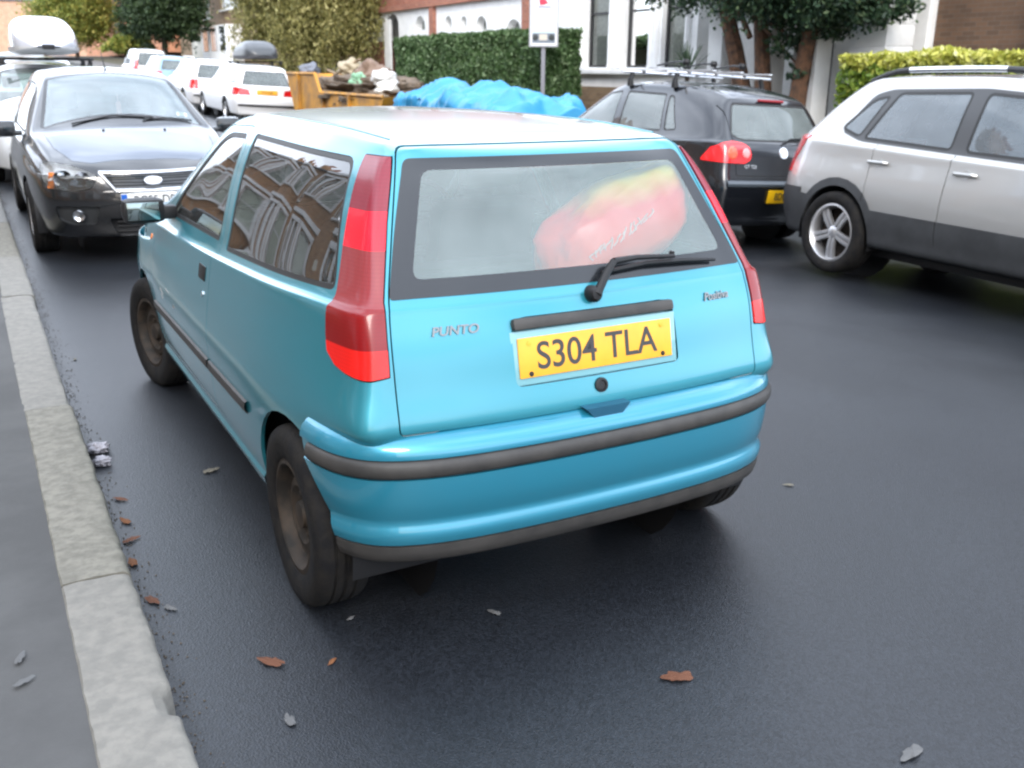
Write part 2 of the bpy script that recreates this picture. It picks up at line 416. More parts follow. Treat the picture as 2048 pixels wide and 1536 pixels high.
def make_wheel(parent, c, r, hw, side, style, yaw=0, rr=.62, names=('tyre', 'rim')):
    """one road wheel: Empty-free part (tyre carries the rim as its child)"""
    M = Matrix.Translation(c) @ Matrix.Rotation(yaw, 4, 'Z') @ Matrix.Rotation(side*math.pi/2, 4, 'Y')
    b = MB(); ri = r*rr
    b.lathe([(ri, -hw*.8), (ri+.01, -hw*.95), (r*.85, -hw*1.02), (r*.95, -hw*.95), (r-.004, -hw*.78), (r, -hw*.45), (r-.006, -hw*.42), (r-.006, -hw*.36), (r, -hw*.33), (r, -.006), (r-.006, -.003), (r-.006, .003), (r, .006),
             (r, hw*.33), (r-.006, hw*.36), (r-.006, hw*.42), (r, hw*.45), (r-.004, hw*.78), (r*.95, hw*.95), (r*.85, hw*1.02), (ri+.01, hw*.95), (ri, hw*.8)], 48, M)
    ty = b.build('wheel', TYRE, parent, ang=50)
    b = MB()
    b.lathe([(ri+.004, hw*.86), (ri-.012, hw*.9), (ri-.02, hw*.8), (ri-.03, hw*.35), (ri-.03, -hw*.5)], 48, M)
    if style == 'steel':
        prof = [(ri-.028, hw*.42), (ri-.045, hw*.30), (ri*.66, hw*.52), (ri*.52, hw*.58), (ri*.42, hw*.42), (.045, hw*.36), (.04, hw*.62), (.02, hw*.66), (.001, hw*.66)]
        b.lathe(prof, 48, M, seg_skip=lambda i, k: i == 1 and k % 4 in (0, 1))
        for q in range(4):
            a = q*math.pi/2+.4; b.lathe([(.009, hw*.36), (.009, hw*.50), (.001, hw*.5)], 8, M @ Matrix.Translation((.062*math.cos(a), .062*math.sin(a), 0)))
        rim = b.build('rim', STEEL, ty)
    else:
        n = 5
        b.lathe([(.001, hw*.72), (.03, hw*.72), (.055, hw*.6), (.06, hw*.3)], 24, M)
        for q in range(n):
            a = 2*math.pi*q/n
            for s_ in ((-1, 1) if style == 'six' else (0,)):
                w0 = .034 if style == 'six' else .034; off = s_*.0185
                Rm = M @ Matrix.Rotation(a, 4, 'Z'); P = []
                for (u, h, w) in ((.04, hw*.62, w0*.9), (ri*.55, hw*.70, w0), (ri-.02, hw*.58, w0*1.15)):
                    P.append([Rm @ Vector((u, off*(1+u*1.2)+e*w/2, h-t)) for e, t in ((-1, .03), (-1, 0.004), (0, 0), (1, 0.004), (1, .03))])
                b.sheet(P)
        rim = b.build('rim', SILVERP, ty, ang=40)
        b = MB(); b.lathe([(ri-.03, -hw*.1), (.001, -hw*.1)], 24, M); b.build('brake_disc', STEEL, ty)
    return ty

def arch_liner(b, y, z, r, x0, x1):
    """dark inner wheel well, both sides into one mesh"""
    for s_ in (-1, 1):
        n = 18; g = []
        for k in range(n+1):
            a = math.pi*k/n*1.16-.25; g.append([(s_*x0, y+r*math.cos(a), z+r*math.sin(a)), (s_*x1, y+r*math.cos(a), z+r*math.sin(a))])
        b.sheet(g)
        v = [b.bm.verts.new((s_*x1, y+r*math.cos(2*math.pi*k/24), z+r*math.sin(2*math.pi*k/24))) for k in range(24)]; b._f(v)

def seat(b, x, y, z, w=.46, back=.62, rake=.28, head=True):
    """front seat with its back at the rear (car faces +y)"""
    b.box((x, y+.22, z+.08), (w, .5, .16), bev=.05)
    M = Matrix.Rotation(rake, 3, 'X')
    b.box((x, y-.06, z+.12+back/2), (w, .13, back), M=M, bev=.05)
    if head: b.box((x, y-.19, z+.16+back+.09), (.25, .09, .17), M=M, bev=.035)

def cabin(parent, yb, yf, w, zb, seats=(1.55,), rear=.75, steer=1):
    b = MB(); b.b2((-w, yb, .26), (w, yf, .30))
    b.b2((-w, yf-.06, .26), (w, yf, zb)); b.b2((-w, yb, .26), (w, yb+.04, zb-.22))
    for s_ in (-1, 1): b.b2((s_*w, yb, .26), (s_*(w-.05), yf, zb-.06))
    fl = b.build('cabin_lining', INTERIOR, parent)
    b = MB(); b.box((0, yf-.28, zb-.10), (2*w-.06, .42, .2), bev=.06); b.build('dashboard', BLACK, parent)
    for y in seats:
        for s_ in (-1, 1):
            b = MB(); seat(b, s_*.36, y, .34); b.build('front_seat', INTERIOR, parent)
    if rear is not None:
        b = MB(); b.box((0, rear+.25, .44), (2*w-.14, .5, .16), bev=.05); M = Matrix.Rotation(.3, 3, 'X'); b.box((0, rear-.03, .70), (2*w-.14, .14, .55), M=M, bev=.05)
        b.build('rear_seat', INTERIOR, parent)
    b = MB(); Mw = Matrix.Translation((steer*.36, yf-.62, zb-.02)) @ Matrix.Rotation(R(65), 4, 'X')
    n = 24; pts = [Mw @ Vector((.18*math.cos(2*math.pi*k/n), .18*math.sin(2*math.pi*k/n), 0)) for k in range(n+1)]
    b.tube(pts, .014, 8, False); b.tube([Mw @ Vector((-.17, 0, 0)), Mw @ Vector((.17, 0, 0))], .02, 8); b.build('steering_wheel', BLACK, parent)

# ------------------------------------------------------------------ the blue hatchback
def blue_car():
    car = empty('hatchback_car', (0, 0, 0), 0, 'light blue three door hatchback parked nearest, close beside the granite kerb', 'car')
    L = 3.76
    S = [0, .07, .2, .42, .75, 1.15, 1.6, 2.02, 2.3, 2.6, 2.85, 3.15, 3.42, 3.6, 3.70]
    ZT = [(0, 1.370), (.07, 1.385), (.2, 1.392), (.42, 1.400), (.75, 1.408), (1.15, 1.412), (1.6, 1.408), (2.02, 1.375), (2.3, 1.225), (2.6, 1.04), (2.85, .965), (3.15, .92), (3.42, .85), (3.6, .78), (3.7, .70)]
    ZB = [(0, 1.0), (.3, 1.0), (1.0, .975), (1.6, .945), (2.3, .915), (2.6, .905), (3, .88)]
    Wd = [(0, .695), (.07, .732), (.2, .755), (.42, .782), (.75, .804), (1.2, .81), (2.6, .81), (3.15, .80), (3.42, .76), (3.6, .69), (3.7, .60)]
    WR = [(0, .500), (.2, .515), (.75, .535), (1.5, .545), (2.02, .545), (2.3, .60), (2.6, .665), (2.85, .68), (3.15, .68), (3.42, .66), (3.7, .55)]
    low = [(.24, .93), (.31, .965), (.40, .985), (.59, 1.0), (.668, .995), (.76, .98), (.88, .955)]
    yr = [(.2, .12), (.56, .085), (.66, .095), (.80, .125), (.92, .15), (1.0, .185), (1.2, .30), (1.33, .375), (1.38, .40)]
    yf = [(.2, 3.68), (.45, 3.74), (.6, 3.74), (.72, 3.66), (.9, 3.6)]
    T = hatch_table(S, ZT, ZB, Wd, WR, low, yr, yf, L, kb=.90)
    for j, s0 in enumerate(S):          # the rear corners are tucked in behind the bumper
        if s0 < .6:
            T[j] = [(x+(.004 if .6 < z < .7 else 0)*(1-s0/.6)-.045*max(0, 1-s0/.3)*(1 if z < .6 else 0), y+.03*max(0, 1-s0/.3)*(z < .6), max(z, .33)+.004*k if z < .36 else z) for k, (x, y, z) in enumerate(T[j])]
    K = len(T[0])
    bow_t = [.05, .05, .045, .04, .03, .02, .02, .07, .10, .10, .06, .04, .05, .06, .07]
    crown = [.02, .024, .028, .03, .03, .03, .028, .03, .05, .06, .05, .045, .04, .035, .03]
    bow_r = [.05]*K; bow_f = [.10]*(K-1)+[bow_t[-1]]
    sh = Shell(T, [0, .30, .62, .86, 1.0], bow_r, bow_f, bow_t, crown, 3)
    back = lambda c, n: c.y < .75 and n.y < -.12
    rearish = lambda c, n: c.y < .75 and c.z > .3
    side = lambda c, n: abs(n.x) > .35 and c.y > .15
    # tail lights wrap the corners
    for sg, nm in ((-1, 'lensL'), (1, 'lensR')):
        pr = (lambda sg: lambda c, n: c.x*sg > .3 and c.y < .8)(sg)
        rear_p = [(sg*.485, 1.352), (sg*.545, 1.19), (sg*.604, 1.0), (sg*.613, .91), (sg*.618, .815), (sg*.72, .80), (sg*1.0, .80), (sg*1.0, 1.352)]
        side_p = [(-.3, .5), (-.3, 1.5), (.53, 1.5), (.49, 1.345), (.42, 1.20), (.336, 1.0), (.328, .95), (.32, .90), (.305, .855), (.255, .826), (.20, .815), (.05, .80)]
        sh.region(nm, [('y', rear_p), ('x', side_p)], pr, gap=.004)
        for lab, z0, z1 in (('upper', 1.215, 1.5), ('stop', 1.12, 1.215), ('mid', .985, 1.12), ('low', .885, .985), ('fog', .5, .885)):
            sh.region(nm+lab, [('y', [(sg*.3, z0), (sg*1.2, z0), (sg*1.2, z1), (sg*.3, z1)])], pr, only=[nm])
    # tailgate, its glass band and the clear glass
    tg = rounded([(-.472, 1.378), (-.535, 1.19), (-.597, 1.0), (-.608, .9), (-.612, .66), (.612, .66), (.608, .9), (.597, 1.0), (.535, 1.19), (.472, 1.378)], [.03, .3, .1, .1, .02, .02, .1, .1, .3, .03], 4)
    sh.region('tailgate', [('y', tg)], back, gap=.004)
    gb = rounded([(-.462, 1.345), (-.53, 1.18), (-.592, 1.004), (.592, 1.004), (.53, 1.18), (.462, 1.345)], [.02, .3, .015, .015, .3, .02], 4)
    sh.region('band', [('y', gb)], back, only=['tailgate'])
    gi = rounded([(-.420, 1.315), (-.517, 1.048), (.530, 1.048), (.432, 1.315)], .03, 5)
    sh.region('rglass', [('y', gi)], back, only=['band'])
    rec = rounded([(-.27, .935), (-.268, .75), (.29, .75), (.282, .935)], [.05, .02, .02, .05], 5)
    sh.region('recess', [('y', rec)], back, only=['tailgate'])
    # side windows, door, fuel seam
    q = rounded([(.350, 1.006), (1.40, .953), (1.50, 1.352), (.525, 1.340)], [.03, .02, .02, .05], 4)
    sh.region('quarter', [('x', q)], side, gap=.014, seal='seal')
    dr = rounded([(1.49, .33), (1.475, .95), (1.575, 1.375), (1.98, 1.36), (2.45, 1.04), (2.68, .93), (2.70, .60), (2.62, .33)], [.04, .02, .03, .05, .1, .03, .05, .06], 4)
    sh.region('door', [('x', dr)], side, gap=.004)
    fw = rounded([(1.525, .966), (1.61, 1.345), (1.94, 1.335), (2.38, 1.05), (2.52, .94)], [.02, .03, .12, .1, .03], 5)
    sh.region('fglass', [('x', fw)], side, gap=.016, seal='doorseal', only=['door'])
    for y, r in ((.53, .325), (2.98, .325)):
        cpoly = [(y+r*math.cos(2*math.pi*k/36), .285+r*math.sin(2*math.pi*k/36)) for k in range(36)]
        sh.region('_gone', [('x', cpoly)], lambda c, n: abs(c.x) > .5 and c.z < .75)
    # windscreen
    ws = rounded([(-.50, 2.06), (-.60, 2.62), (.60, 2.62), (.50, 2.06)], .06, 4)
    sh.region('screen', [('z', ws)], lambda c, n: n.z > .3 and c.z > .85, gap=.012, seal='seal')
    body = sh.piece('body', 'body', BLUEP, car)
    # one clean gutter line on each roof side
    for sg in (-1, 1):
        b = MB(); pts = []
        for k in range(26):
            y = .48+1.5*k/25; p, n = sh.hit(sg*.47, y, 'z') if False else sh.hit(sg*(.455+.03*math.sin(math.pi*k/25)), y, 'z'); pts.append(p+n*.001)
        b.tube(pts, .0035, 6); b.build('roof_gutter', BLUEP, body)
    sh.piece('seal', 'window_rubber', RUBBER, body, off=-.002)
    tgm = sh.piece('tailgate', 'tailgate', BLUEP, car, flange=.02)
    BAND = pbr('dark_ceramic_band', (.012, .014, .017), .2, coat=.15)
    bd = sh.piece('band', 'glass_border', BAND, tgm, off=.002, flange=.006)
    sh.piece('rglass', 'rear_window', GLASS_R, tgm, off=.0015, flange=0)
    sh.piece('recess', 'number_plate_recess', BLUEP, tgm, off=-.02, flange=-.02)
    for lab in ('L', 'R'):
        cols = {'upper': (.20, .016, .03), 'stop': (.72, .012, .03), 'mid': (.24, .035, .04), 'low': (.20, .004, .006), 'fog': (.70, .010, .008)}
        par = None
        for z in ('upper', 'stop', 'mid', 'low', 'fog'):
            m = MATS.get('tail_lens_'+z) or lens_mat('tail_lens_'+z, cols[z])
            o = sh.piece('lens'+lab+z, 'tail_light' if par is None else 'light_lens', m, car if par is None else par, off=.004, flange=.015 if par is None else .012)
            if par is None: par = o
    sh.piece('quarter', 'quarter_window', GLASS_S, car, off=-.004, flange=0, pick=lambda c: c.x < 0); sh.piece('quarter', 'quarter_window', GLASS_S, car, off=-.004, flange=0, pick=lambda c: c.x > 0)
    for sg in (-1, 1):
        pk = (lambda sg: lambda c: c.x*sg > 0)(sg)
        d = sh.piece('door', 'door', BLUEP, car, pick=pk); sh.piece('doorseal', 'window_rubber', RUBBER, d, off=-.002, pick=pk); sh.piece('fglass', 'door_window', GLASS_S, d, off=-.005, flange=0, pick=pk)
        # recessed handle with black flap, lock below
        M = sh.frame(1.60, .842, 'x', sg); b = MB()
        b.box((0, 0, .001), (.105, .055, .006), bev=.003); b.bm.transform(M); o = b.build('door_handle', BLACK, d)
        b = MB(); b.lathe([(.011, 0), (.011, .004), (.001, .005)], 14, sh.frame(1.565, .765, 'x', sg)); b.build('door_lock', CHROME, d)
        # rubbing strip along the flank
        for y0, y1, pr_ in ((.93, 1.478, body), (1.502, 2.66, d)):
            b = MB(); g = []
            n = 24
            for k in range(n+1):
                y = y0+(y1-y0)*k/n; row = []
                z0 = .512-.012*(y-.93)/1.7
                for dz, o_ in ((-.022, 0), (-.018, .010), (.0, .013), (.018, .010), (.022, 0)):
                    p, nn = sh.hit(y, z0+dz, 'x', sg); row.append(p+nn*(o_-.001))
                g.append(row)
            b.sheet(g); b._f([v for v in b.bm.verts[:5]][::-1]) if False else None
            b.build('side_moulding', PLASTIC, pr_)
        if sg < 0:
            rs = random.Random(3)
            for q in range(4):
                b = MB()
                y0 = rs.uniform(2.0, 2.5); z0 = rs.uniform(.52, .66); P = []
                for k in range(4): p, nn = sh.hit(y0+k*rs.uniform(.008, .03), z0+k*rs.uniform(-.006, .006), 'x', sg); P.append(p+nn*.0004)
                b.tube(P, rs.uniform(.0012, .003), 5); b.build('paint_scuff', pbr('scuffed_primer', (.30, .29, .28), .7), d)
    sh.piece('screen', 'windscreen', GLASS_S, car, off=-.002, flange=0)
    # rear bumper
    def path(z, n=26, end=None):
        base = [(0, -.004), (.2, -.001), (.4, .012), (.54, .035), (.64, .07), (.705, .115), (.752, .18), (.780, .26), (.795, .35), (.798, .42)]
        e = .53-math.sqrt(max(.0, .318**2-(z-.285)**2)) if z < .6 else .40
        e = min(.365, max(.2, e)) if end is None else end
        return base, e
    def sweep(prof, name, m, par, endy=None, n=40, jag=None):
        b = MB(); grid = []
        for d_, z in prof:
            base, e = path(z); e = endy if endy is not None else e
            # dense smooth path
            P = []
            for i in range(len(base)-1):
                p0 = base[max(i-1, 0)] if i > 0 else (-base[1][0], base[1][1]); p1, p2 = base[i], base[i+1]; p3 = base[min(i+2, len(base)-1)]
                for t in (k/12 for k in range(12)):
                    P.append(tuple(.5*((2*p1[a])+(-p0[a]+p2[a])*t+(2*p0[a]-5*p1[a]+4*p2[a]-p3[a])*t*t+(-p0[a]+3*p1[a]-3*p2[a]+p3[a])*t**3) for a in (0, 1)))
            P.append(base[-1])
            P = [p for p in P if p[1] < e or p[0] < .5]
            # resample
            Ls = [0]
            for a, c in zip(P, P[1:]): Ls.append(Ls[-1]+math.hypot(c[0]-a[0], c[1]-a[1]))
            row = []
            for k in range(n+1):
                s_ = Ls[-1]*k/n; i = max(1, next((q for q, v in enumerate(Ls) if v >= s_-1e-9), len(Ls)-1)); t = (s_-Ls[i-1])/max(1e-9, Ls[i]-Ls[i-1])
                x, y = lerp(P[i-1][0], P[i][0], t), lerp(P[i-1][1], P[i][1], t); tx, ty = P[i][0]-P[i-1][0], P[i][1]-P[i-1][1]; l = math.hypot(tx, ty)
                if k == 0: tx, ty, l = 1, 0, 1
                row.append((x+ty/l*d_, y-tx/l*d_, z))
            grid.append([(-x, y, z_) for x, y, z_ in row[:0:-1]]+row)
        b.sheet(grid); return b.build(name, m, par, ang=50)
    bp = sweep([(-.105, .668), (-.075, .666), (-.045, .660), (-.022, .650), (-.007, .634), (0, .614), (0, .604), (-.006, .602), (-.006, .548), (0, .546), (0, .52), (-.003, .48), (-.007, .45), (-.014, .428), (-.017, .415), (-.013, .402), (-.007, .388), (-.007, .368), (-.012, .352), (-.05, .348)], 'rear_bumper', BUMPERP, car)
    sweep([(-.006, .601), (.004, .598), (.010, .588), (.012, .575), (.010, .562), (.004, .552), (-.006, .549)], 'rubbing_strip', PLASTIC, bp, endy=.315)
    sweep([(-.03, .349), (-.012, .346), (-.014, .325), (-.022, .30), (-.045, .285), (-.12, .28)], 'lower_lip', PLASTIC, bp)
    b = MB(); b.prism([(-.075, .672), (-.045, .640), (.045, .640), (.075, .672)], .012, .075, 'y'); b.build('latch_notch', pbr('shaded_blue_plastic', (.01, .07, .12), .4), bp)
    # bits on the tailgate
    b = MB(); M = sh.frame(.005, .918); M.translation -= M.col[2].to_3d()*.004
    b.box((0, 0, 0), (.545, .034, .03), bev=.012); b.bm.transform(M); b.build('number_plate_lamp_bar', PLASTIC, tgm)
    M = sh.frame(.004, .826); M.translation -= M.col[2].to_3d()*.012
    b = MB(); b.box((0, 0, 0), (.56, .150, .008), bev=.003); b.bm.transform(M); b.build('plate_backing', pbr('pale_blue_recess_paint', (.16, .36, .40), .35, coat=.8), tgm)
    b = MB(); b.box((0, 0, .006), (.52, .111, .006), bev=.002); b.bm.transform(M); pl = b.build('number_plate', PLATE_Y, car)
    Mt = M @ Matrix.Translation((0, -.002, .0095))
    text_obj('plate_characters', 'S304 TLA', .108, INK, pl, Mt, .0006, .0010, sx=.95)
    for x, dy in ((-.225, .04), (-.225, -.045), (.225, .04), (.225, -.045)):
        b = MB(); b.lathe([(.007, .009), (.007, .011), (.001, .0115)], 10, M @ Matrix.Translation((x, dy, 0))); b.build('plate_screw', PLATE_Y if dy > 0 else BLACK, pl)
    b = MB(); b.lathe([(.022, -.004), (.021, .006), (.014, .008), (.012, .004), (.001, .004)], 20, sh.frame(0, .722)); b.build('tailgate_lock', BLACK, tgm)
    def badge(s_, x, z, size, sx=1, shear=0):
        text_obj('badge_lettering', s_, size, pbr('worn_grey_badge', (.20, .21, .22), .35, metal=.4), tgm, sh.frame(x, z) @ Matrix.Translation((0, 0, .003)), .0015, .0006, sx, shear)
    badge('PUNTO', -.43, .918, .034, 1.15, .2); badge('Positiva', .46, .921, .036, .95, .3)
    # wiper
    b = MB(); M = sh.frame(.0, .975); b.lathe([(.024, -.01), (.024, .022), (.016, .034), (.001, .036)], 18, M)
    def sp3(x, z, h): p, n = sh.hit(x, z); return p+n*h
    b.tube([sp3(0, .975, .03), sp3(.04, 1.012, .038), sp3(.075, 1.04, .04)], [.013, .012, .011], 8)
    b.tube([sp3(.075, 1.04, .04), sp3(.16, 1.045, .036), sp3(.30, 1.038, .034)], [.011, .008, .006], 8)
    b.tube([sp3(.04, 1.020, .018), sp3(.20, 1.032, .018), sp3(.34, 1.028, .018), sp3(.475, 1.018, .016)], [.006, .008, .008, .005], 6)
    b.build('rear_wiper', BLACK, tgm)
    b = MB(); b.tube([sp3(.30, 1.04, .02), sp3(.30, 1.052, .03)], .008, 8); b.build('washer_jet', BLACK, tgm)
    # lip above the glass and rear roof seam
    # wheels
    for y, yaw in ((.53, 0), (2.98, R(11))):
        for sg in (-1, 1):
            make_wheel(car, Vector((sg*(.715 if y < 1 else .735), y, .283)), .283, .082, sg, 'steel', yaw)
    b = MB(); arch_liner(b, .53, .285, .33, .715, .45); arch_liner(b, 2.98, .285, .33, .74, .45)
    b.b2((-.60, .25, .28), (.60, 3.5, .34)); b.build('underbody', BLACK, car)
    # sill skirt
    for sg in (-1, 1):
        b = MB(); g = []
        for k in range(20):
            y = .86+1.80*k/19; row = []
            for z, o_ in ((.30, .0), (.285, .010), (.262, .012), (.235, .004), (.225, -.03)):
                p, n = sh.hit(y, max(z, .25), 'x', sg); row.append(Vector((p.x+sg*o_, y, z)))
            g.append(row)
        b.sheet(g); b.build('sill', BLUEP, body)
    # door mirrors
    for sg in (-1, 1):
        b = MB(); n = 8; g = []
        b.box((sg*.85, 2.43, .975), (.18, .10, .11), bev=.035); b.box((sg*.745, 2.42, .965), (.07, .06, .06), bev=.015)
        mi = b.build('door_mirror', BLACK, car); b = MB(); b.box((sg*.857, 2.377, .977), (.135, .008, .078), bev=.003); b.build('mirror_glass', MIRROR, mi)
    cabin(car, .55, 2.75, .66, .93, (1.62,), .85, 1)
    b = MB(); b.box((0, .50, .945), (1.14, .42, .02), bev=.005); b.build('parcel_shelf', pbr('grey_shelf_cloth', (.10, .12, .13), .95, var=.3), car)
    for sg in (-1, 1):
        b = MB(); b.lathe([(.016, 0), (.015, .004), (.001, .006)], 20, sh.frame(2.80, .80, 'x', sg)); b.build('side_repeater', pbr('orange_lens', (.7, .2, .04), .2), car)
    car['shell'] = 0; del car['shell']
    return car, sh
def lens_mat(name, c):
    """ribbed lamp lens"""
    m = bpy.data.materials.new(name); m.use_nodes = True; nt = m.node_tree; n = nt.nodes; l = nt.links; b = n['Principled BSDF']
    b.inputs['Base Color'].default_value = (*c, 1); b.inputs['Roughness'].default_value = .22; b.inputs['Coat Weight'].default_value = .2; b.inputs['Specular IOR Level'].default_value = .4
    tc = n.new('ShaderNodeTexCoord'); w = n.new('ShaderNodeTexWave'); w.bands_direction = 'Z'; w.inputs['Scale'].default_value = 32; w.inputs['Distortion'].default_value = .6
    l.new(tc.outputs['Object'], w.inputs['Vector']); mx = n.new('ShaderNodeMix'); mx.data_type = 'RGBA'
    mx.inputs['A'].default_value = (*[v*.95 for v in c], 1); mx.inputs['B'].default_value = (*[min(1, v*1.02) for v in c], 1)
    l.new(w.outputs['Fac'], mx.inputs['Factor']); l.new(mx.outputs['Result'], b.inputs['Base Color']); MATS[name] = m; return m
punto, punto_sh = blue_car()

# the red bag seen through the rear window
def red_bag():
    m = bpy.data.materials.new('red_plastic_bag'); m.use_nodes = True; nt = m.node_tree; n = nt.nodes; l = nt.links; b = n['Principled BSDF']
    b.inputs['Roughness'].default_value = .35
    tc = n.new('ShaderNodeTexCoord'); sx = n.new('ShaderNodeSeparateXYZ'); l.new(tc.outputs['Object'], sx.inputs[0])
    no = n.new('ShaderNodeTexNoise'); no.inputs['Scale'].default_value = 9; l.new(tc.outputs['Object'], no.inputs['Vector'])
    ad = n.new('ShaderNodeMath'); ad.operation = 'MULTIPLY_ADD'; ad.inputs[1].default_value = .06; l.new(no.outputs['Fac'], ad.inputs[0]); l.new(sx.outputs['Z'], ad.inputs[2])
    rp = n.new('ShaderNodeValToRGB'); e = rp.color_ramp.elements; e[0].position = 0; e[0].color = (.95, .22, .10, 1); e[1].position = .72; e[1].color = (.90, .035, .02, 1)
    k = rp.color_ramp.elements.new(.88); k.color = (.75, .48, .06, 1); k2 = rp.color_ramp.elements.new(.95); k2.color = (.35, .45, .12, 1)
    mr = n.new('ShaderNodeMapRange'); mr.inputs['From Min'].default_value = -.16; mr.inputs['From Max'].default_value = .22; l.new(ad.outputs[0], mr.inputs['Value'])
    l.new(mr.outputs['Result'], rp.inputs['Fac']); l.new(rp.outputs['Color'], b.inputs['Base Color'])
    bm = bmesh.new(); bmesh.ops.create_icosphere(bm, subdivisions=5, radius=1); rnd = random.Random(4)
    from mathutils import noise
    for v in bm.verts:
        p = v.co.copy(); q = Vector((math.copysign(abs(p.x)**.8, p.x), math.copysign(abs(p.y)**.8, p.y), math.copysign(abs(p.z)**.85, p.z)))
        k = 1+.16*noise.noise(p*1.7+Vector((3, 1, 0)))+.05*abs(noise.noise(p*5))+.015*noise.noise(p*14)
        v.co = Vector((q.x*.28*k+.05*q.z, q.y*.13*k, q.z*.155*k+.05*q.x*abs(q.x)))
        if v.co.z < -.13: v.co.z = -.13-.1*(v.co.z+.13)*0
    for f in bm.faces: f.smooth = True
    me = bpy.data.meshes.new('bag'); bm.to_mesh(me); bm.free()
    o = link_mesh('carrier_bag', me, m); o.location = (.285, .435, 1.095); o.rotation_euler = (0, R(-14), R(-6))
    tag(o, 'bulging red and yellow plastic bag behind the rear window of the light blue hatchback', 'bag')
    b = MB(); rnd = random.Random(2); bv = BVHTree.FromObject(o, bpy.context.evaluated_depsgraph_get())
    def on(x, z):
        p, n_, i, d = bv.ray_cast(Vector((x, -2, z)), Vector((0, 1, 0))); return (p+n_*.003) if p else None
    x = -.16
    while x < .07:
        z = .03+.30*x
        P = [on(x+rnd.uniform(-.004, .012)+k*.006, z+(-.5+k/3)*rnd.uniform(.018, .036)) for k in range(4)]
        P = [p for p in P if p]
        if len(P) > 2: b.tube(P, .0024, 5)
        x += rnd.uniform(.010, .022)
    b.build('white_print', pbr('white_bag_print', (.70, .48, .45), .5), o)
    return o
red_bag()
# ------------------------------------------------------------------ ground
def asphalt_mat():
    m = bpy.data.materials.new('damp_asphalt'); m.use_nodes = True; nt = m.node_tree; n = nt.nodes; l = nt.links; b = n['Principled BSDF']
    tc = n.new('ShaderNodeTexCoord')
    def noise(sc, det=6, ro=.6):
        q = n.new('ShaderNodeTexNoise'); q.inputs['Scale'].default_value = sc; q.inputs['Detail'].default_value = det; q.inputs['Roughness'].default_value = ro; l.new(tc.outputs['Object'], q.inputs['Vector']); return q
    big = noise(.55, 5); fine = noise(260, 3, .7); vo = n.new('ShaderNodeTexVoronoi'); vo.inputs['Scale'].default_value = 150; l.new(tc.outputs['Object'], vo.inputs['Vector'])
    r1 = n.new('ShaderNodeMapRange'); r1.inputs['From Min'].default_value = .35; r1.inputs['From Max'].default_value = .65; l.new(big.outputs['Fac'], r1.inputs['Value'])
    mx = n.new('ShaderNodeMix'); mx.data_type = 'RGBA'; mx.inputs['A'].default_value = (.0068, .0080, .0105, 1); mx.inputs['B'].default_value = (.0125, .0145, .018, 1); l.new(r1.outputs['Result'], mx.inputs['Factor'])
    m2 = n.new('ShaderNodeMix'); m2.data_type = 'RGBA'; m2.blend_type = 'MULTIPLY'; m2.inputs['Factor'].default_value = .8; l.new(mx.outputs['Result'], m2.inputs['A'])
    rp = n.new('ShaderNodeMapRange'); rp.inputs['From Min'].default_value = 0; rp.inputs['From Max'].default_value = 1; rp.inputs['To Min'].default_value = .35; rp.inputs['To Max'].default_value = 2.3
    l.new(vo.outputs['Color'], rp.inputs['Value']); l.new(rp.outputs['Result'], m2.inputs['B']); l.new(m2.outputs['Result'], b.inputs['Base Color'])
    rr = n.new('ShaderNodeMapRange'); rr.inputs['To Min'].default_value = .30; rr.inputs['To Max'].default_value = .52; l.new(big.outputs['Fac'], rr.inputs['Value']); l.new(rr.outputs['Result'], b.inputs['Roughness'])
    bp = n.new('ShaderNodeBump'); bp.inputs['Strength'].default_value = .40; bp.inputs['Distance'].default_value = .0024
    ad = n.new('ShaderNodeMath'); ad.operation = 'ADD'; l.new(vo.outputs['Distance'], ad.inputs[0]); l.new(fine.outputs['Fac'], ad.inputs[1])
    l.new(ad.outputs[0], bp.inputs['Height']); l.new(bp.outputs['Normal'], b.inputs['Normal']); b.inputs['Specular IOR Level'].default_value = .52
    return m
def grid_obj(name, xs, ys, zf, m, kind='structure'):
    b = MB(); b.sheet([[(x, y, zf(x, y)) for x in xs] for y in ys]); o = b.build(name, m, None, ang=80); return tag(o, kind=kind)
def rng(a, b, n): return [a+(b-a)*k/n for k in range(n+1)]
grid_obj('ground', [-120, -60, -20, -8, 4, 12, 20, 60, 140], [-60, -20, 0, 20, 40, 60, 90, 130, 220], lambda x, y: H(max(min(x, 14), -5), y)-.35, pbr('bare_earth', (.10, .09, .06), .95, var=.4))
KX = -1.245; KFAR = 8.0
grid_obj('road', rng(KX-.1, KFAR+.05, 40), [-14]+rng(-8, 30, 38)+rng(31, 140, 30), H, asphalt_mat())
PAVE = pbr('pavement_asphalt', (.078, .077, .075), .85, var=.25, vscale=3, bump=.35, bscale=180, dist=.003)
grid_obj('pavement', [-4.2, -3, -2.2, KX-.19], [-14]+rng(-8, 30, 38)+rng(31, 140, 30), lambda x, y: H(-2, y)+.118, PAVE)
grid_obj('far_pavement', [KFAR+.2, 9.0, 10.4], [-14]+rng(-8, 30, 38)+rng(31, 140, 30), lambda x, y: H(8.1, y)+.12, pbr('far_paving', (.13, .125, .12), .85, var=.25, vscale=3))
grid_obj('left_garden', [-7.6, -6, -4.25], rng(-14, 140, 60), lambda x, y: H(-2, y)+.10, pbr('garden_soil', (.07, .07, .04), .95, var=.4))
grid_obj('right_garden', [10.45, 12, 15, 24], rng(-14, 140, 60), lambda x, y: H(8.1, y)+.10, pbr('garden_soil', (.07, .07, .04), .95, var=.4))

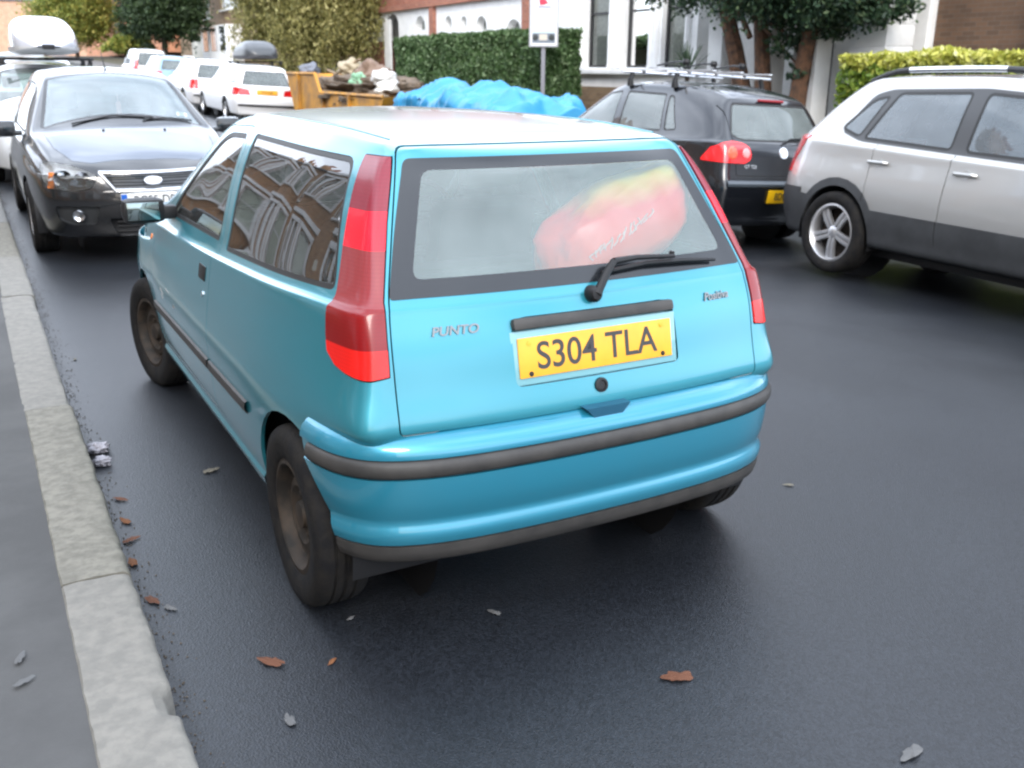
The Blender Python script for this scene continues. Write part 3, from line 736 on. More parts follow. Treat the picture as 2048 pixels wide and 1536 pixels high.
def granite(name, c1, c2):
    return pbr(name, c1, .78, var=1, vscale=26, var_c=c2, bump=.6, bscale=60, dist=.004)
GR = [granite('granite_pale', (.205, .193, .168), (.158, .150, .132)), granite('granite_yellowish', (.20, .187, .152), (.13, .121, .098)), granite('granite_grey', (.205, .203, .192), (.16, .158, .15))]
KERB_LABELS = {0: 'pale grey granite kerbstone at the bottom left corner of the view', 1: 'yellowish mottled granite kerbstone with rough chipped top',
               2: 'pale buff granite kerbstone level with the front wheel of the blue hatchback'}
def kerbs():
    joints = [-6.2, -4.4, -2.6, -1.0, .71, 2.43, 4.9, 6.4, 8.3]+[8.3+1.7*k for k in range(1, 14)]
    rnd = random.Random(5); from mathutils import noise
    for i, (a, b_) in enumerate(zip(joints, joints[1:])):
        if a < -3: continue
        n = 60 if a < 5 else 14; a2, e = a+.006, b_-.006; m = MB(); g = []
        dx = rnd.uniform(-.006, .006); dz = rnd.uniform(-.004, .004); w = .200
        for k in range(n+1):
            y = lerp(a2, e, k/n); z = H(-1.3, y)+.12+dz; row = []
            ch = .0
            prof = [(-w+.0, -.08), (-w, -.012), (-w+.010, 0), (-w*.75, .002), (-w*.5, .003), (-w*.25, .002), (-.022, 0), (-.008, -.006), (0, -.02), (.004, -.08), (.006, -.16)]
            for q, (px, pz) in enumerate(prof):
                nn = noise.noise(Vector((px*22, y*14, i*3.1)))*.004+noise.noise(Vector((px*60, y*50, i)))*.0018
                edge = 1 if q in (1, 2, 7, 8) else .35
                chip = max(0, noise.noise(Vector((y*9, q*.4, i*7+2)))-.42)*.02*edge
                if abs(y-.0) < .06 and q > 5 and a < 0 < b_: chip += .02
                sx_ = 1 if px < -w/2 else -1
                row.append((KX+dx+px+sx_*(chip)+nn*edge*1.1, y, z+pz+nn-chip*.5))
            g.append(row)
        m.sheet(g)
        vs = m.bm.verts[:] if False else None
        m.bm.verts.ensure_lookup_table(); c = len(g[0]); m._f([m.bm.verts[q] for q in range(c)]); m._f([m.bm.verts[n*c+q] for q in range(c)][::-1])
        mat_i = {3: 0, 4: 1, 5: 1}.get(i, (i*7) % 3)
        if a == -1.0: mat_i = 0
        if a == .71: mat_i = 1
        if a == 2.43: mat_i = 0
        o = m.build('kerbstone', GR[mat_i], None, ang=40)
        lab = {-1.0: 'pale grey granite kerbstone nearest the camera with a chipped road edge', .71: 'yellowish mottled granite kerbstone beside the rear wheel of the blue hatchback',
               2.43: 'buff granite kerbstone beside the front door and front wheel of the blue hatchback', 4.9: 'pale granite kerbstone just in front of the black hatchback'}.get(a, 'grey granite kerbstone further along the gutter under the black hatchback' if a > 4 else 'grey granite kerbstone behind the viewer')
        tag(o, lab, 'kerbstone', 'granite kerbstones along the near pavement')
    # far kerb
    b = MB(); ys = rng(-12, 120, 66); b.sheet([[(KFAR, y, H(8, y)-.1), (KFAR+.01, y, H(8, y)+.11), (KFAR+.03, y, H(8, y)+.125), (KFAR+.22, y, H(8, y)+.125)] for y in ys])
    o = b.build('far_kerb', GR[2], None); tag(o, kind='structure')
kerbs()
b = MB(); b.sheet([[(KX-.235, y, H(-2, y)+.112), (KX-.185, y, H(-2, y)+.112)] for y in rng(-8, 40, 48)])
tag(b.build('pavement_joint', pbr('dark_joint', (.05, .045, .04), .9)), kind='structure')
# ------------------------------------------------------------------ backdrop helpers
SIN, COS = math.sin(YAW), math.cos(YAW)
def ray(u, v): return cf+cr*((u-1024)/F)-cu*((v-768)/F)
def at_x(u, v, X):
    d = ray(u, v); t = (X-CAM.x)/d.x; return CAM+d*t
def at_y(u, v, Y):
    d = ray(u, v); t = (Y-CAM.y)/d.y; return CAM+d*t
def slope_tilt(x, y):
    """orientation of a car standing on the road at x, y"""
    e = .8; dx = (H(x+e, y)-H(x-e, y))/(2*e); dy = (H(x, y+e)-H(x, y-e))/(2*e)
    z = Vector((-dx, -dy, 1)).normalized(); yv = Vector((0, 1, dy)).normalized(); xv = yv.cross(z).normalized(); yv = z.cross(xv)
    return Matrix((xv, yv, z)).transposed()
def park(x, y, rz, label, group=None):
    return empty('parked_car', (x, y, H(x, y)), rz, label, 'car', group, tilt=slope_tilt(x, y))

def std_car(car, L, Wd_, ztop, belt, P, level=3, fx=(0, .30, .62, .86, 1.0), low=None, kb=.90, bow_r=.05, bow_f=.12, crown=.04):
    """shell of an ordinary car; P gives the roofline stations (s, z roof, roof half width, body half width)"""
    S = [p[0] for p in P]; ZT = [(p[0], p[1]) for p in P]; WR = [(p[0], p[2]) for p in P]; W2 = [(p[0], p[3]) for p in P]
    low = low or [(.24, .93), (.32, .965), (.42, .985), (.58, 1.0), (.74, .985), (belt[0][1]-.10, .955)]
    T = hatch_table(S, ZT, belt, W2, WR, low, ztop['yr'], ztop['yf'], L, kb=kb)
    K = len(T[0]); n = len(S)
    bt = [p[4] if len(p) > 4 else .04 for p in P]
    return Shell(T, list(fx), [bow_r]*(K-1)+[bt[0]], [bow_f]*(K-1)+[bt[-1]], bt, [crown*(p[1] > belt[0][1]+.2 or 1) for p in P], level)
def arches(sh, ys, r=.345, zc=.31):
    for y in ys:
        cp = [(y+r*math.cos(2*math.pi*k/32), zc+r*math.sin(2*math.pi*k/32)) for k in range(32)]
        sh.region('_gone', [('x', cp)], lambda c, n: abs(c.x) > .5 and c.z < .85)
SIDE = lambda c, n: abs(n.x) > .35
def pick(sg): return lambda c: c.x*sg > 0
def sym_windows(sh, car, wins, gls, body, off=-.003, seal='seal', gap=.016):
    for i, q in enumerate(wins):
        sh.region('win%d' % i, [('x', q)], SIDE, gap=gap, seal=seal)
def wheels(car, ys, x, r, hw, style, yaw=0, rr=.62):
    for y in ys:
        for sg in (-1, 1): make_wheel(car, Vector((sg*x, y, r)), r, hw, sg, style, yaw if y > 2 else 0, rr)
    b = MB()
    for y in ys: arch_liner(b, y, r, r+.06, x+.07, x-.28)
    b.b2((-x+.1, ys[0]-.4, .2), (x-.1, ys[1]+.4, .32)); b.build('underbody', BLACK, car)
def handle(par, sh, y, z, sg, m, w=.19):
    b = MB(); M = sh.frame(y, z, 'x', sg)
    b.lathe([(.038, .001), (.036, .003), (.001, -.001)], 20, M @ Matrix.Scale(1.3, 4, (1, 0, 0)))
    b.box((0, 0, .028), (w, .026, .014), bev=.006) if False else b.tube([M @ Vector((-w/2, 0, .008)), M @ Vector((-w/2+.02, 0, .03)), M @ Vector((w/2-.02, 0, .03)), M @ Vector((w/2, 0, .008))], .013, 8)
    b.build('door_handle', m, par)
def roof_bars(par, name, sh, x, y0, y1, m, h=.05, r=.015):
    for sg in (-1, 1):
        b = MB(); n = 10; pts = []
        for k in range(n+1):
            y = lerp(y0, y1, k/n); p, nn = sh.hit(sg*x, y, 'z'); pts.append(p+Vector((0, 0, h*min(1, 5*min(k/n, 1-k/n)))))
        b.tube(pts, r, 8); b.build(name, m, par)

# ------------------------------------------------------------------ black hatchback facing the camera
def black_hatch():
    car = park(-.20, 10.74, math.pi, 'black hatchback facing the camera ahead of the blue one, sticker in its windscreen', 'cars parked along the near kerb')
    BP = paint('black_car_paint', (.006, .007, .009), metal=.2, rough=.25, dirt=.03)
    HP = paint('bonnet_sky_sheen_paint', (.10, .12, .155), metal=.75, rough=.36, dirt=.04)  # black paint made paler: the sky's sheen is put into the bonnet colour
    L = 4.34
    P = [(0, 1.39, .50, .70, .06), (.08, 1.41, .51, .76, .06), (.25, 1.43, .53, .82, .05), (.6, 1.46, .55, .87, .04), (1.1, 1.49, .58, .90, .03), (1.6, 1.50, .59, .915, .02), (2.1, 1.485, .59, .915, .03), (2.45, 1.40, .62, .915, .08), (2.75, 1.24, .68, .915, .12), (3.1, 1.045, .76, .91, .14), (3.35, .985, .77, .90, .10), (3.7, .92, .73, .88, .08), (4.0, .85, .70, .84, .10), (4.18, .78, .66, .78, .12), (4.28, .70, .58, .68, .12)]
    zt = dict(yr=[(.2, .10), (.6, .05), (.9, .12), (1.1, .22), (1.4, .42)], yf=[(.2, 4.22), (.4, 4.30), (.6, 4.32), (.72, 4.28), (.8, 4.22)])
    sh = std_car(car, L, 0, zt, [(0, 1.0), (2, .97), (3.2, .94), (4.3, .8)], P, 3, bow_f=.18, kb=.925)
    wins = [rounded([(.75, 1.03), (1.55, 1.01), (1.62, 1.40), (1.0, 1.38)], .05), rounded([(1.68, 1.005), (2.95, .985), (2.45, 1.33), (2.2, 1.39), (1.74, 1.405)], .05)]
    for i, q in enumerate(wins): sh.region('win%d' % i, [('x', q)], SIDE, gap=.016, seal='seal')
    arches(sh, (.80, 3.44), .355, .315)
    front = lambda c, n: c.y > 3.6 and n.y > .08
    ws = rounded([(-.535, 2.36), (-.71, 3.14), (.71, 3.14), (.56, 2.36)], .05, 5)
    sh.region('screenb', [('z', ws)], lambda c, n: n.z > .25 and c.z > .9, gap=.03, seal='frit')
    top = lambda c, n: n.z > .25 and c.y > 3.0 and c.z > .6
    bon = rounded([(-.70, 3.27), (-.66, 3.7), (-.56, 4.02), (-.42, 4.13), (0, 4.17), (.42, 4.13), (.56, 4.02), (.66, 3.7), (.70, 3.27), (.4, 3.33), (0, 3.35), (-.4, 3.33)], .03, 3)
    sh.region('bonnet', [('z', bon)], top, gap=.004, only=['body'])
    for sg in (-1, 1):
        hl = [(sg*.40, .735), (sg*.47, .635), (sg*.60, .615), (sg*.76, .635), (sg*.80, .70), (sg*.80, .80), (sg*.72, .83), (sg*.56, .80)]
        sh.region('head', [('y', rounded(hl, .03))], lambda c, n: c.y > 3.75 and n.y > .05, gap=.004)
    gr = rounded([(-.36, .735), (-.29, .635), (.29, .635), (.36, .735)], .02)
    sh.region('grille', [('y', gr)], front)
    lo = rounded([(-.36, .40), (-.30, .25), (.30, .25), (.36, .40)], .03)
    sh.region('lowgrille', [('y', lo)], front)
    for sg in (-1, 1):
        fo = rounded([(sg*.42, .50), (sg*.74, .50), (sg*.72, .38), (sg*.62, .34), (sg*.46, .345)], .03)
        sh.region('fog', [('y', fo)], front)
    body = sh.piece('body', 'body', BP, car); sh.piece(['seal'], 'window_rubber', RUBBER, body, off=-.001)
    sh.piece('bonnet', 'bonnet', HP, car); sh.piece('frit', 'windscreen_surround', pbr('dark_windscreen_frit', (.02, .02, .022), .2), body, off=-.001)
    ws_ = sh.piece('screenb', 'windscreen', glass('windscreen_glass', (.66, .75, .74), .27, (.50, .62, .66)), car, off=-.002, flange=0)  # pale blue film paints the sky's reflection onto the windscreen
    for i in (0, 1):
        for sg in (-1, 1): sh.piece('win%d' % i, 'side_window', GLASS_S, car, off=-.003, flange=0, pick=pick(sg))
    for sg in (-1, 1):
        hb = sh.piece('head', 'headlight', glass('headlight_cover', (.85, .87, .88), .03), car, off=.003, flange=.004, pick=pick(sg))
        sh.piece('head', 'reflector', pbr('lamp_reflector', (.62, .62, .62), .3, metal=.1, bump=1, bscale=22, dist=.03), hb, off=-.045, flange=-.045, pick=pick(sg))
        for x, r in ((.52, .058), (.66, .070)):
            q_, n_ = sh.hit(sg*x, .715, 'y', 1); M = Matrix.Translation(q_+Vector((0, -.055, 0))) @ Matrix.Rotation(-math.pi/2, 4, 'X')
            b = MB(); b.lathe([(r*1.02, .040), (r, .046), (r*.9, .04), (r*.8, .01), (r*.5, -.015), (.022, -.02), (.022, .012), (.012, .02), (.001, .022)], 24, M); b.build('lamp_bowl', CHROME, hb)
        b = MB(); M = sh.frame(sg*.745, .70, 'y', 1); b.box((0, 0, -.01), (.06, .13, .02), bev=.01); b.bm.transform(M); b.build('indicator', pbr('orange_lens', (.7, .2, .04), .2), hb)
        fo_ = sh.piece('fog', 'fog_lamp_recess', pbr('matt_grey_plastic', (.03, .032, .034), .6), car, off=-.03, flange=-.03, pick=pick(sg))
        b = MB(); M = sh.frame(sg*.58, .425, 'y', 1); b.lathe([(.052, -.01), (.046, .004), (.030, -.012), (.001, -.015)], 24, M); b.build('fog_lamp', CHROME, fo_)
    g = sh.piece('grille', 'grille', BLACK, car, off=-.03, flange=-.03)
    def bar(zz, x0, x1, r, nm, m, out=.012, par=g, flat=1.0):
        b = MB(); pts = []
        for k in range(17):
            x = lerp(x0, x1, k/16); zc = lerp(zz[0], zz[1], k/16) if isinstance(zz, tuple) else zz; p, n = sh.hit(x, zc, 'y', 1); pts.append(p+n*out)
        for h in (-1, -.5, 0, .5, 1):
            pass
        b.tube(pts, r, 10); b.build(nm, m, par)
    for z in (.665, .69, .715): bar(z, -.33, .33, .005, 'grille_slat', BLACK, -.012)
    DCH = pbr('satin_chrome', (.62, .62, .63), .22, metal=1)
    bar(.75, -.385, .385, .022, 'chrome_strip', DCH, .0); bar(.62, -.285, .285, .020, 'chrome_strip', DCH, .0)
    bar((.745, .62), -.385, -.29, .013, 'chrome_strip', DCH, .002); bar((.745, .62), .385, .29, .013, 'chrome_strip', DCH, .002)
    b = MB(); b.lathe([(.075, 0), (.07, .014), (.06, .012), (.001, .018)], 28, sh.frame(0, .69, 'y', 1) @ Matrix.Scale(.5, 4, (0, 1, 0)) @ Matrix.Translation((0, 0, .008))); b.build('oval_emblem', DCH, g)
    lg = sh.piece('lowgrille', 'lower_grille', BLACK, car, off=-.03, flange=-.03)
    for z in (.29, .33, .365): bar(z, -.30, .30, .006, 'grille_slat', BLACK, -.01, lg)
    M = sh.frame(0, .545, 'y', 1); M = Matrix.Translation(M.translation+Vector((0, .01, 0))) @ Matrix.Rotation(math.pi, 4, 'Z') @ Matrix.Rotation(math.pi/2, 4, 'X')
    b = MB(); b.box((0, 0, .004), (.53, .12, .012), bev=.003); b.bm.transform(M); pl = b.build('number_plate', PLATE_W, car)
    b = MB(); b.box((-.24, 0, .0115), (.045, .109, .003)); b.bm.transform(M); b.build('plate_blue_band', pbr('plate_blue', (.01, .10, .45), .4), pl)
    text_obj('plate_characters', 'BC55 DPY', .10, INK, pl, M @ Matrix.Translation((.02, 0, .0115)), .0006, .001, sx=.86)
    # wipers, washer jets, mirrors, aerial
    b = MB(); cow = []
    def onz(x, y, h=.012): p, n = sh.hit(x, y, 'z'); return p+n*h
    b.tube([onz(.45, 3.20), onz(.1, 3.15), onz(-.25, 3.17, .014)], .008, 6); b.tube([onz(-.15, 3.21), onz(-.4, 3.14), onz(-.6, 3.10, .014)], .008, 6); b.build('windscreen_wipers', BLACK, car)
    for x in (-.3, .22):
        b = MB(); b.lathe([(.012, 0), (.010, .012), (.001, .014)], 10, Matrix.Translation(onz(x, 3.42, 0))); b.build('washer_jet', BLACK, car)
    b = MB(); p = onz(0, 2.22, 0); b.tube([p, p+Vector((0, -.05, .03)), p+Vector((0, -.22, .17))], [.012, .006, .003], 6); b.build('aerial', BLACK, car)
    for sg in (-1, 1):
        b = MB(); b.box((sg*1.0, 2.85, 1.02), (.22, .11, .15), bev=.045); b.box((sg*.88, 2.86, .98), (.08, .06, .05), bev=.015); mi = b.build('door_mirror', BP, car)
        b = MB(); b.box((sg*1.005, 2.79, 1.02), (.17, .01, .11), bev=.004); b.build('mirror_glass', MIRROR, mi)
        # door shut lines
    b = MB(); M = sh.frame(0, 3.0, 'z') if False else None
    p, n = sh.hit(-.52, 3.02, 'z'); M = sh.frame(-.54, 3.0, 'z', -1, up=(0, -1, 0)); b.box((0, 0, -.004), (.09, .08, .003), bev=.001); b.bm.transform(M); b.build('windscreen_sticker', pbr('white_paper', (.75, .78, .74), .6), car)
    b = MB(); b.tube([(-.03, 2.62, 1.30), (-.03, 2.64, 1.24)], .004, 6); b.box((-.03, 2.64, 1.17), (.045, .012, .13), bev=.005); b.build('hanging_ornament', pbr('pinkish_ornament', (.5, .25, .22), .6), car)
    b = MB(); b.box((0, 2.60, 1.33), (.24, .03, .07), bev=.02); b.build('rear_view_mirror', BLACK, car)
    wheels(car, (.80, 3.44), .80, .315, .10, 'five')
    cabin(car, .6, 3.2, .76, .93, (1.85,), .95, 1)
    return car
black_hatch()
def bonnet_line(): pass

# ------------------------------------------------------------------ silver SUV across the road
def suv():
    az = R(2); hx, hy = 5.12, 3.93                       # visible rear wheel contact
    rear = Vector((math.sin(az), math.cos(az))); fwd = -rear; right = Vector((fwd.y, -fwd.x))
    # wheel is on the car's right side, .80 from the middle, .86 ahead of the tail
    c = Vector((hx, hy))-right*.80-fwd*.86
    car = empty('parked_car', (c.x, c.y, H(hx, hy)+.0), math.atan2(-fwd.x, fwd.y), 'silver four wheel drive estate with dark lower cladding at the right edge', 'car', None, tilt=slope_tilt(hx, hy))
    SP = paint('silver_car_paint', (.46, .455, .44), metal=.65, rough=.40, dirt=.10)
    CL = pbr('dark_cladding', (.040, .042, .045), .6, var=.3, vscale=6)
    L = 4.32
    P = [(0, 1.60, .50, .72, .05), (.08, 1.625, .53, .78, .05), (.25, 1.645, .56, .84, .04), (.6, 1.665, .60, .885, .03), (1.1, 1.68, .62, .90, .02), (1.7, 1.69, .63, .905, .02), (2.2, 1.68, .63, .905, .03), (2.5, 1.60, .63, .905, .06), (2.8, 1.42, .66, .905, .1), (3.1, 1.20, .70, .90, .12), (3.35, 1.10, .74, .89, .10), (3.7, 1.06, .74, .88, .08), (4.0, 1.0, .72, .84, .1), (4.2, .93, .66, .76, .12), (4.27, .84, .58, .68, .12)]
    zt = dict(yr=[(.2, .12), (.6, .04), (.9, .06), (1.15, .14), (1.35, .34), (1.6, .60)], yf=[(.2, 4.2), (.6, 4.30), (.9, 4.22)])
    low = [(.30, .93), (.38, .965), (.50, .99), (.66, 1.0), (.84, .985), (1.0, .955)]
    sh = std_car(car, L, 0, zt, [(0, 1.16), (.8, 1.14), (2, 1.10), (3.2, 1.06), (4.3, .95)], P, 3, low=low, bow_f=.15)
    q0 = rounded([(.68, 1.235), (.93, 1.165), (1.12, 1.53), (.95, 1.50)], .06)
    q1 = rounded([(.97, 1.16), (1.88, 1.125), (1.90, 1.575), (1.19, 1.555)], .05)
    q2 = rounded([(2.00, 1.12), (3.1, 1.09), (2.72, 1.40), (2.45, 1.545), (2.02, 1.575)], .06)
    for i, q in enumerate((q0, q1, q2)): sh.region('win%d' % i, [('x', q)], SIDE, gap=.022, seal='seal')
    band = rounded([(.70, 1.21), (.95, 1.14), (2.0, 1.10), (3.15, 1.06), (2.75, 1.42), (2.45, 1.57), (2.0, 1.60), (1.1, 1.575), (.93, 1.53)], .06)
    sh.region('pillars', [('x', band)], SIDE, only=['body'])
    # cladding: arch flares and lower doors
    def ring(y, r, n=28, z=.36): return [(y+r*math.cos(2*math.pi*k/n), z+r*math.sin(2*math.pi*k/n)) for k in range(n)]
    sh.region('cladding', [('x', [(.0, .1), (0, .64), (.35, .66), (1.2, .60), (3.0, .585), (4.5, .60), (4.5, .1)])], lambda c, n: abs(c.x) > .55 and c.z < .9)
    for y in (.86, 3.49): sh.region('cladding', [('x', ring(y, .47))], lambda c, n: abs(c.x) > .55 and c.z < 1.1 and c.y < 3.95 and c.y > .30)
    sh.region('cladding', [('y', [(-1, .2), (-1, .70), (1, .70), (1, .2)])], lambda c, n: c.y < .4 and n.y < -.1)
    for nm, y0, y1 in (('rdoor', 1.16, 1.93), ('fdoor', 1.94, 3.05)):
        pp = [(y0, .44), (y0, 1.115), (y1, 1.085), (y1, .44)]
        sh.region('_gone', [('x', [(y0-.004, .66), (y0-.004, 1.13), (y0+.002, 1.13), (y0+.002, .66)])], SIDE, only=['body', 'cladding'])
    sh.region('_gone', [('x', [(1.935, .40), (1.935, 1.105), (1.942, 1.105), (1.942, .40)])], SIDE, only=['body', 'cladding'])
    for sg in (-1, 1):
        sh.region('lamp', [('y', [(sg*.60, .82), (sg*.56, 1.16), (sg*1, 1.16), (sg*1, .82)]), ('x', [(-.2, .82), (-.2, 1.2), (.36, 1.2), (.30, 1.12), (.17, .92), (.16, .82)])], lambda c, n: c.y < .6 and c.z > .7, gap=.004)
    rg = rounded([(-.48, 1.56), (-.60, 1.16), (.60, 1.16), (.48, 1.56)], .04)
    sh.region('rearglass', [('y', rg)], lambda c, n: c.y < 1 and n.y < -.1, gap=.02, seal='seal')
    arches(sh, (.86, 3.49), .405, .355)
    ws = rounded([(-.55, 2.5), (-.66, 3.1), (.66, 3.1), (.55, 2.5)], .06); sh.region('screen', [('z', ws)], lambda c, n: n.z > .25 and c.z > 1.1, gap=.02, seal='seal')
    body = sh.piece('body', 'body', SP, car); sh.piece(['seal'], 'window_rubber', RUBBER, body, off=-.002)
    for sg in (-1, 1): sh.piece('pillars', 'black_pillar_trim', pbr('black_pillar_film', (.05, .052, .055), .3), body, off=-.001, pick=pick(sg))
    sh.piece('cladding', 'lower_cladding', CL, car, off=.012, flange=.03)
    for i in range(3):
        for sg in (-1, 1): sh.piece('win%d' % i, 'side_window', glass('bluish_side_glass', (.35, .42, .44), .24, (.42, .50, .56)), car, off=-.004, flange=0, pick=pick(sg))  # blue-grey film colour carries the reflected pale sky
    sh.piece('screen', 'windscreen', GLASS_S, car, off=-.003, flange=0); sh.piece('rearglass', 'rear_window', GLASS_S, car, off=-.003, flange=0)
    for sg in (-1, 1): sh.piece('lamp', 'tail_light', REDL, car, off=.006, pick=pick(sg))
    for sg in (-1, 1):
        handle(body, sh, 1.24, .985, sg, SP, .21); handle(body, sh, 2.10, .965, sg, SP, .20)
        b = MB(); pts = []
        for k in range(15):
            y = lerp(.72, 2.55, k/14); p, n = sh.hit(sg*.52, y, 'z'); e = min(k, 14-k)/14; pts.append(p+Vector((0, 0, .052*min(1, e*6))))
        b.tube(pts, .018, 8); b.tube(pts[:4], .024, 8); b.tube(pts[10:], .024, 8); rl = b.build('roof_rail', CL, car)
        b = MB(); b.tube(pts[3:11], .024, 8); b.build('rail_tube', CHROME, rl)
        b = MB(); b.box((sg*1.0, 2.95, 1.16), (.20, .14, .18), bev=.05); b.build('door_mirror', SP, car)
    b = MB(); M = sh.frame(-.72, .60, 'y'); b.box((0, 0, .02), (.12, .05, .01), bev=.003); b.bm.transform(M); b.build('bumper_reflector', pbr('pale_reflector', (.5, .5, .5), .3), car)
    wheels(car, (.86, 3.49), .80, .355, .118, 'six', rr=.70); cabin(car, .8, 3.2, .74, 1.06, (2.0,), 1.2, 1)
suv()

# ------------------------------------------------------------------ dark hatchback behind it, facing away
def golf():
    car = park(5.66, 5.22, 0, 'black hatchback with round red tail lights and a bare roof rack, parked facing away', 'cars parked along the far kerb')
    BP = paint('black_blue_car_paint', (.007, .009, .013), metal=.3, rough=.22, dirt=.03)
    car.scale = (1.0, 1.0, 1.08)
    L = 4.2
    P = [(0, 1.375, .52, .735, .05), (.08, 1.395, .53, .79, .05), (.25, 1.42, .55, .83, .04), (.6, 1.45, .57, .865, .03), (1.1, 1.475, .59, .878, .02), (1.6, 1.48, .60, .88, .02), (2.1, 1.46, .60, .88, .03), (2.4, 1.37, .60, .88, .08), (2.7, 1.20, .65, .88, .12), (3.0, 1.02, .70, .88, .12), (3.3, .95, .72, .87, .1), (3.65, .90, .71, .85, .08), (3.95, .82, .68, .80, .1), (4.12, .73, .6, .70, .12)]
    zt = dict(yr=[(.2, .10), (.55, .02), (.7, .06), (.95, .12), (1.05, .2), (1.4, .42)], yf=[(.2, 4.1), (.5, 4.18), (.8, 4.1)])
    sh = std_car(car, L, 0, zt, [(0, 1.02), (1, .99), (2, .965), (3.2, .93), (4.3, .8)], P, 3)
    w = [rounded([(.85, 1.05), (1.05, 1.035), (1.17, 1.375), (1.08, 1.37)], .04), rounded([(1.10, 1.03), (1.88, 1.01), (1.92, 1.40), (1.22, 1.385)], .03), rounded([(2.0, 1.005), (2.95, .975), (2.5, 1.27), (2.3, 1.37), (2.03, 1.40)], .05)]
    for i, q in enumerate(w): sh.region('win%d' % i, [('x', q)], SIDE, gap=.018, seal='seal')
    back = lambda c, n: c.y < .8 and n.y < -.12
    rg = rounded([(-.50, 1.335), (-.615, 1.05), (-.50, 1.0), (.50, 1.0), (.615, 1.05), (.50, 1.335)], .05)
    sh.region('rg', [('y', rg)], back, gap=.02, seal='seal')
    for sg in (-1, 1):
        pr = (lambda sg: lambda c, n: c.x*sg > .3 and c.y < .6 and c.z > .6)(sg)
        lamp = rounded([(sg*.41, .885), (sg*.43, .95), (sg*.50, .985), (sg*.62, 1.0), (sg*.72, .985), (sg*.83, .90), (sg*.92, .82), (sg*.76, .805), (sg*.50, .80), (sg*.43, .83)], .02)
        sh.region('lamp%d' % sg, [('y', lamp), ('x', [(-.2, .78), (-.2, 1.05), (.2, 1.02), (.36, .83), (.34, .79)])], pr, gap=.004)
    rec = [(-.27, .50), (-.27, .37), (.27, .37), (.27, .50)]
    sh.region('shut', [('y', rounded([(-.60, .70), (.60, .70), (.60, .692), (-.60, .692)], 0.001))], back)
    for sg in (-1, 1): sh.region('_gone', [('y', [(sg*.60, .70), (sg*.596, 1.30), (sg*.602, 1.30), (sg*.606, .70)])], back, only=['body'])
    arches(sh, (.78, 3.36), .345, .31)
    body = sh.piece('body', 'body', BP, car); sh.piece(['seal', 'shut'], 'window_rubber', RUBBER, body, off=-.003)
    pale = glass('pale_hatch_glass', (.55, .64, .60), .24, (.5, .58, .57))  # pale sky reflection painted in through the film colour
    sh.piece('rg', 'rear_window', pale, car, off=-.004, flange=0)
    for i in range(3):
        for sg in (-1, 1): sh.piece('win%d' % i, 'side_window', pale, car, off=-.004, flange=0, pick=pick(sg))
    for sg in (-1, 1):
        lp = sh.piece('lamp%d' % sg, 'tail_light', pbr('bright_red_lens', (.85, .015, .02), .12, coat=1), car, off=.006)
        for x, r, m in ((.475, .045, 'pale'), (.64, .06, 'red')):
            b = MB(); b.lathe([(r, .002), (r*.8, .012), (.001, .016)], 24, sh.frame(sg*x, .895) @ Matrix.Translation((0, 0, .004))); b.build('round_lamp', pbr('pink_lamp_centre', (.75, .30, .30), .15, coat=1) if m == 'pale' else pbr('hot_red_lamp', (.95, .12, .06), .12, coat=1), lp)
    b = MB(); b.lathe([(.055, 0), (.052, .008), (.042, .008), (.038, .004), (.001, .004)], 28, sh.frame(0, .905)); em = b.build('round_emblem', CHROME, body)
    b = MB(); Mf = sh.frame(0, .905) @ Matrix.Translation((0, 0, .007))
    for P2 in ([(-.028, .026), (0, -.002), (.028, .026)], [(-.036, .008), (-.016, -.034), (0, .0), (.016, -.034), (.036, .008)]): b.tube([Mf @ Vector((x, y, 0)) for x, y in P2], .004, 5)
    b.build('emblem_lines', CHROME, em)
    text_obj('badge_lettering', 'GT TDI', .045, CHROME, body, sh.frame(-.43, .775) @ Matrix.Translation((0, 0, .004)), .002, .001)
    # brake light at roof edge, wiper, bumper line
    b = MB(); p = [sh.hit(x, 1.352)[0]+Vector((0, -.012, .012)) for x in (-.17, 0, .17)]; b.tube(p, .012, 8); b.build('high_brake_light', pbr('dark_red_lens', (.25, .005, .01), .2), car)
    b = MB(); b.tube([sh.hit(0, .99)[0]+Vector((0, -.02, 0)), sh.hit(.12, 1.03)[0]+Vector((0, -.02, 0)), sh.hit(.42, 1.04)[0]+Vector((0, -.018, 0))], .009, 8); b.build('rear_wiper', BLACK, body)
    b = MB(); g = []
    for k in range(33):
        x = lerp(-.80, .80, k/32); row = []
        for z, o in ((.655, 0), (.645, .02), (.62, .028), (.60, .02), (.59, 0)):
            p, n = sh.hit(min(.72, max(-.72, x)), z); row.append(p+n*o)
        g.append(row)
    b.sheet(g); b.build('bumper_ledge', pbr('grey_blue_bumper_ledge', (.06, .075, .09), .35, coat=.6), body)
    M = sh.frame(.04, .515); b = MB(); b.box((0, 0, .012), (.53, .12, .012), bev=.003); b.bm.transform(M); pl = b.build('number_plate', pbr('deep_yellow_plate', (.80, .47, .01), .35), car)
    text_obj('plate_characters', 'BD06 VXE', .095, INK, pl, M @ Matrix.Translation((0, 0, .019)), .0006, .001, sx=.86)
    wheels(car, (.78, 3.36), .77, .31, .10, 'five'); cabin(car, .65, 3.05, .72, .93, (1.75,), .95, 1)
    # roof rack: a thing on the roof
    ME = col; rk = empty('roof_rack', car.matrix_world.translation, 0, 'bare silver roof rack with bike carriers on the black hatchback facing away', 'roof rack', tilt=slope_tilt(5.66, 5.22))
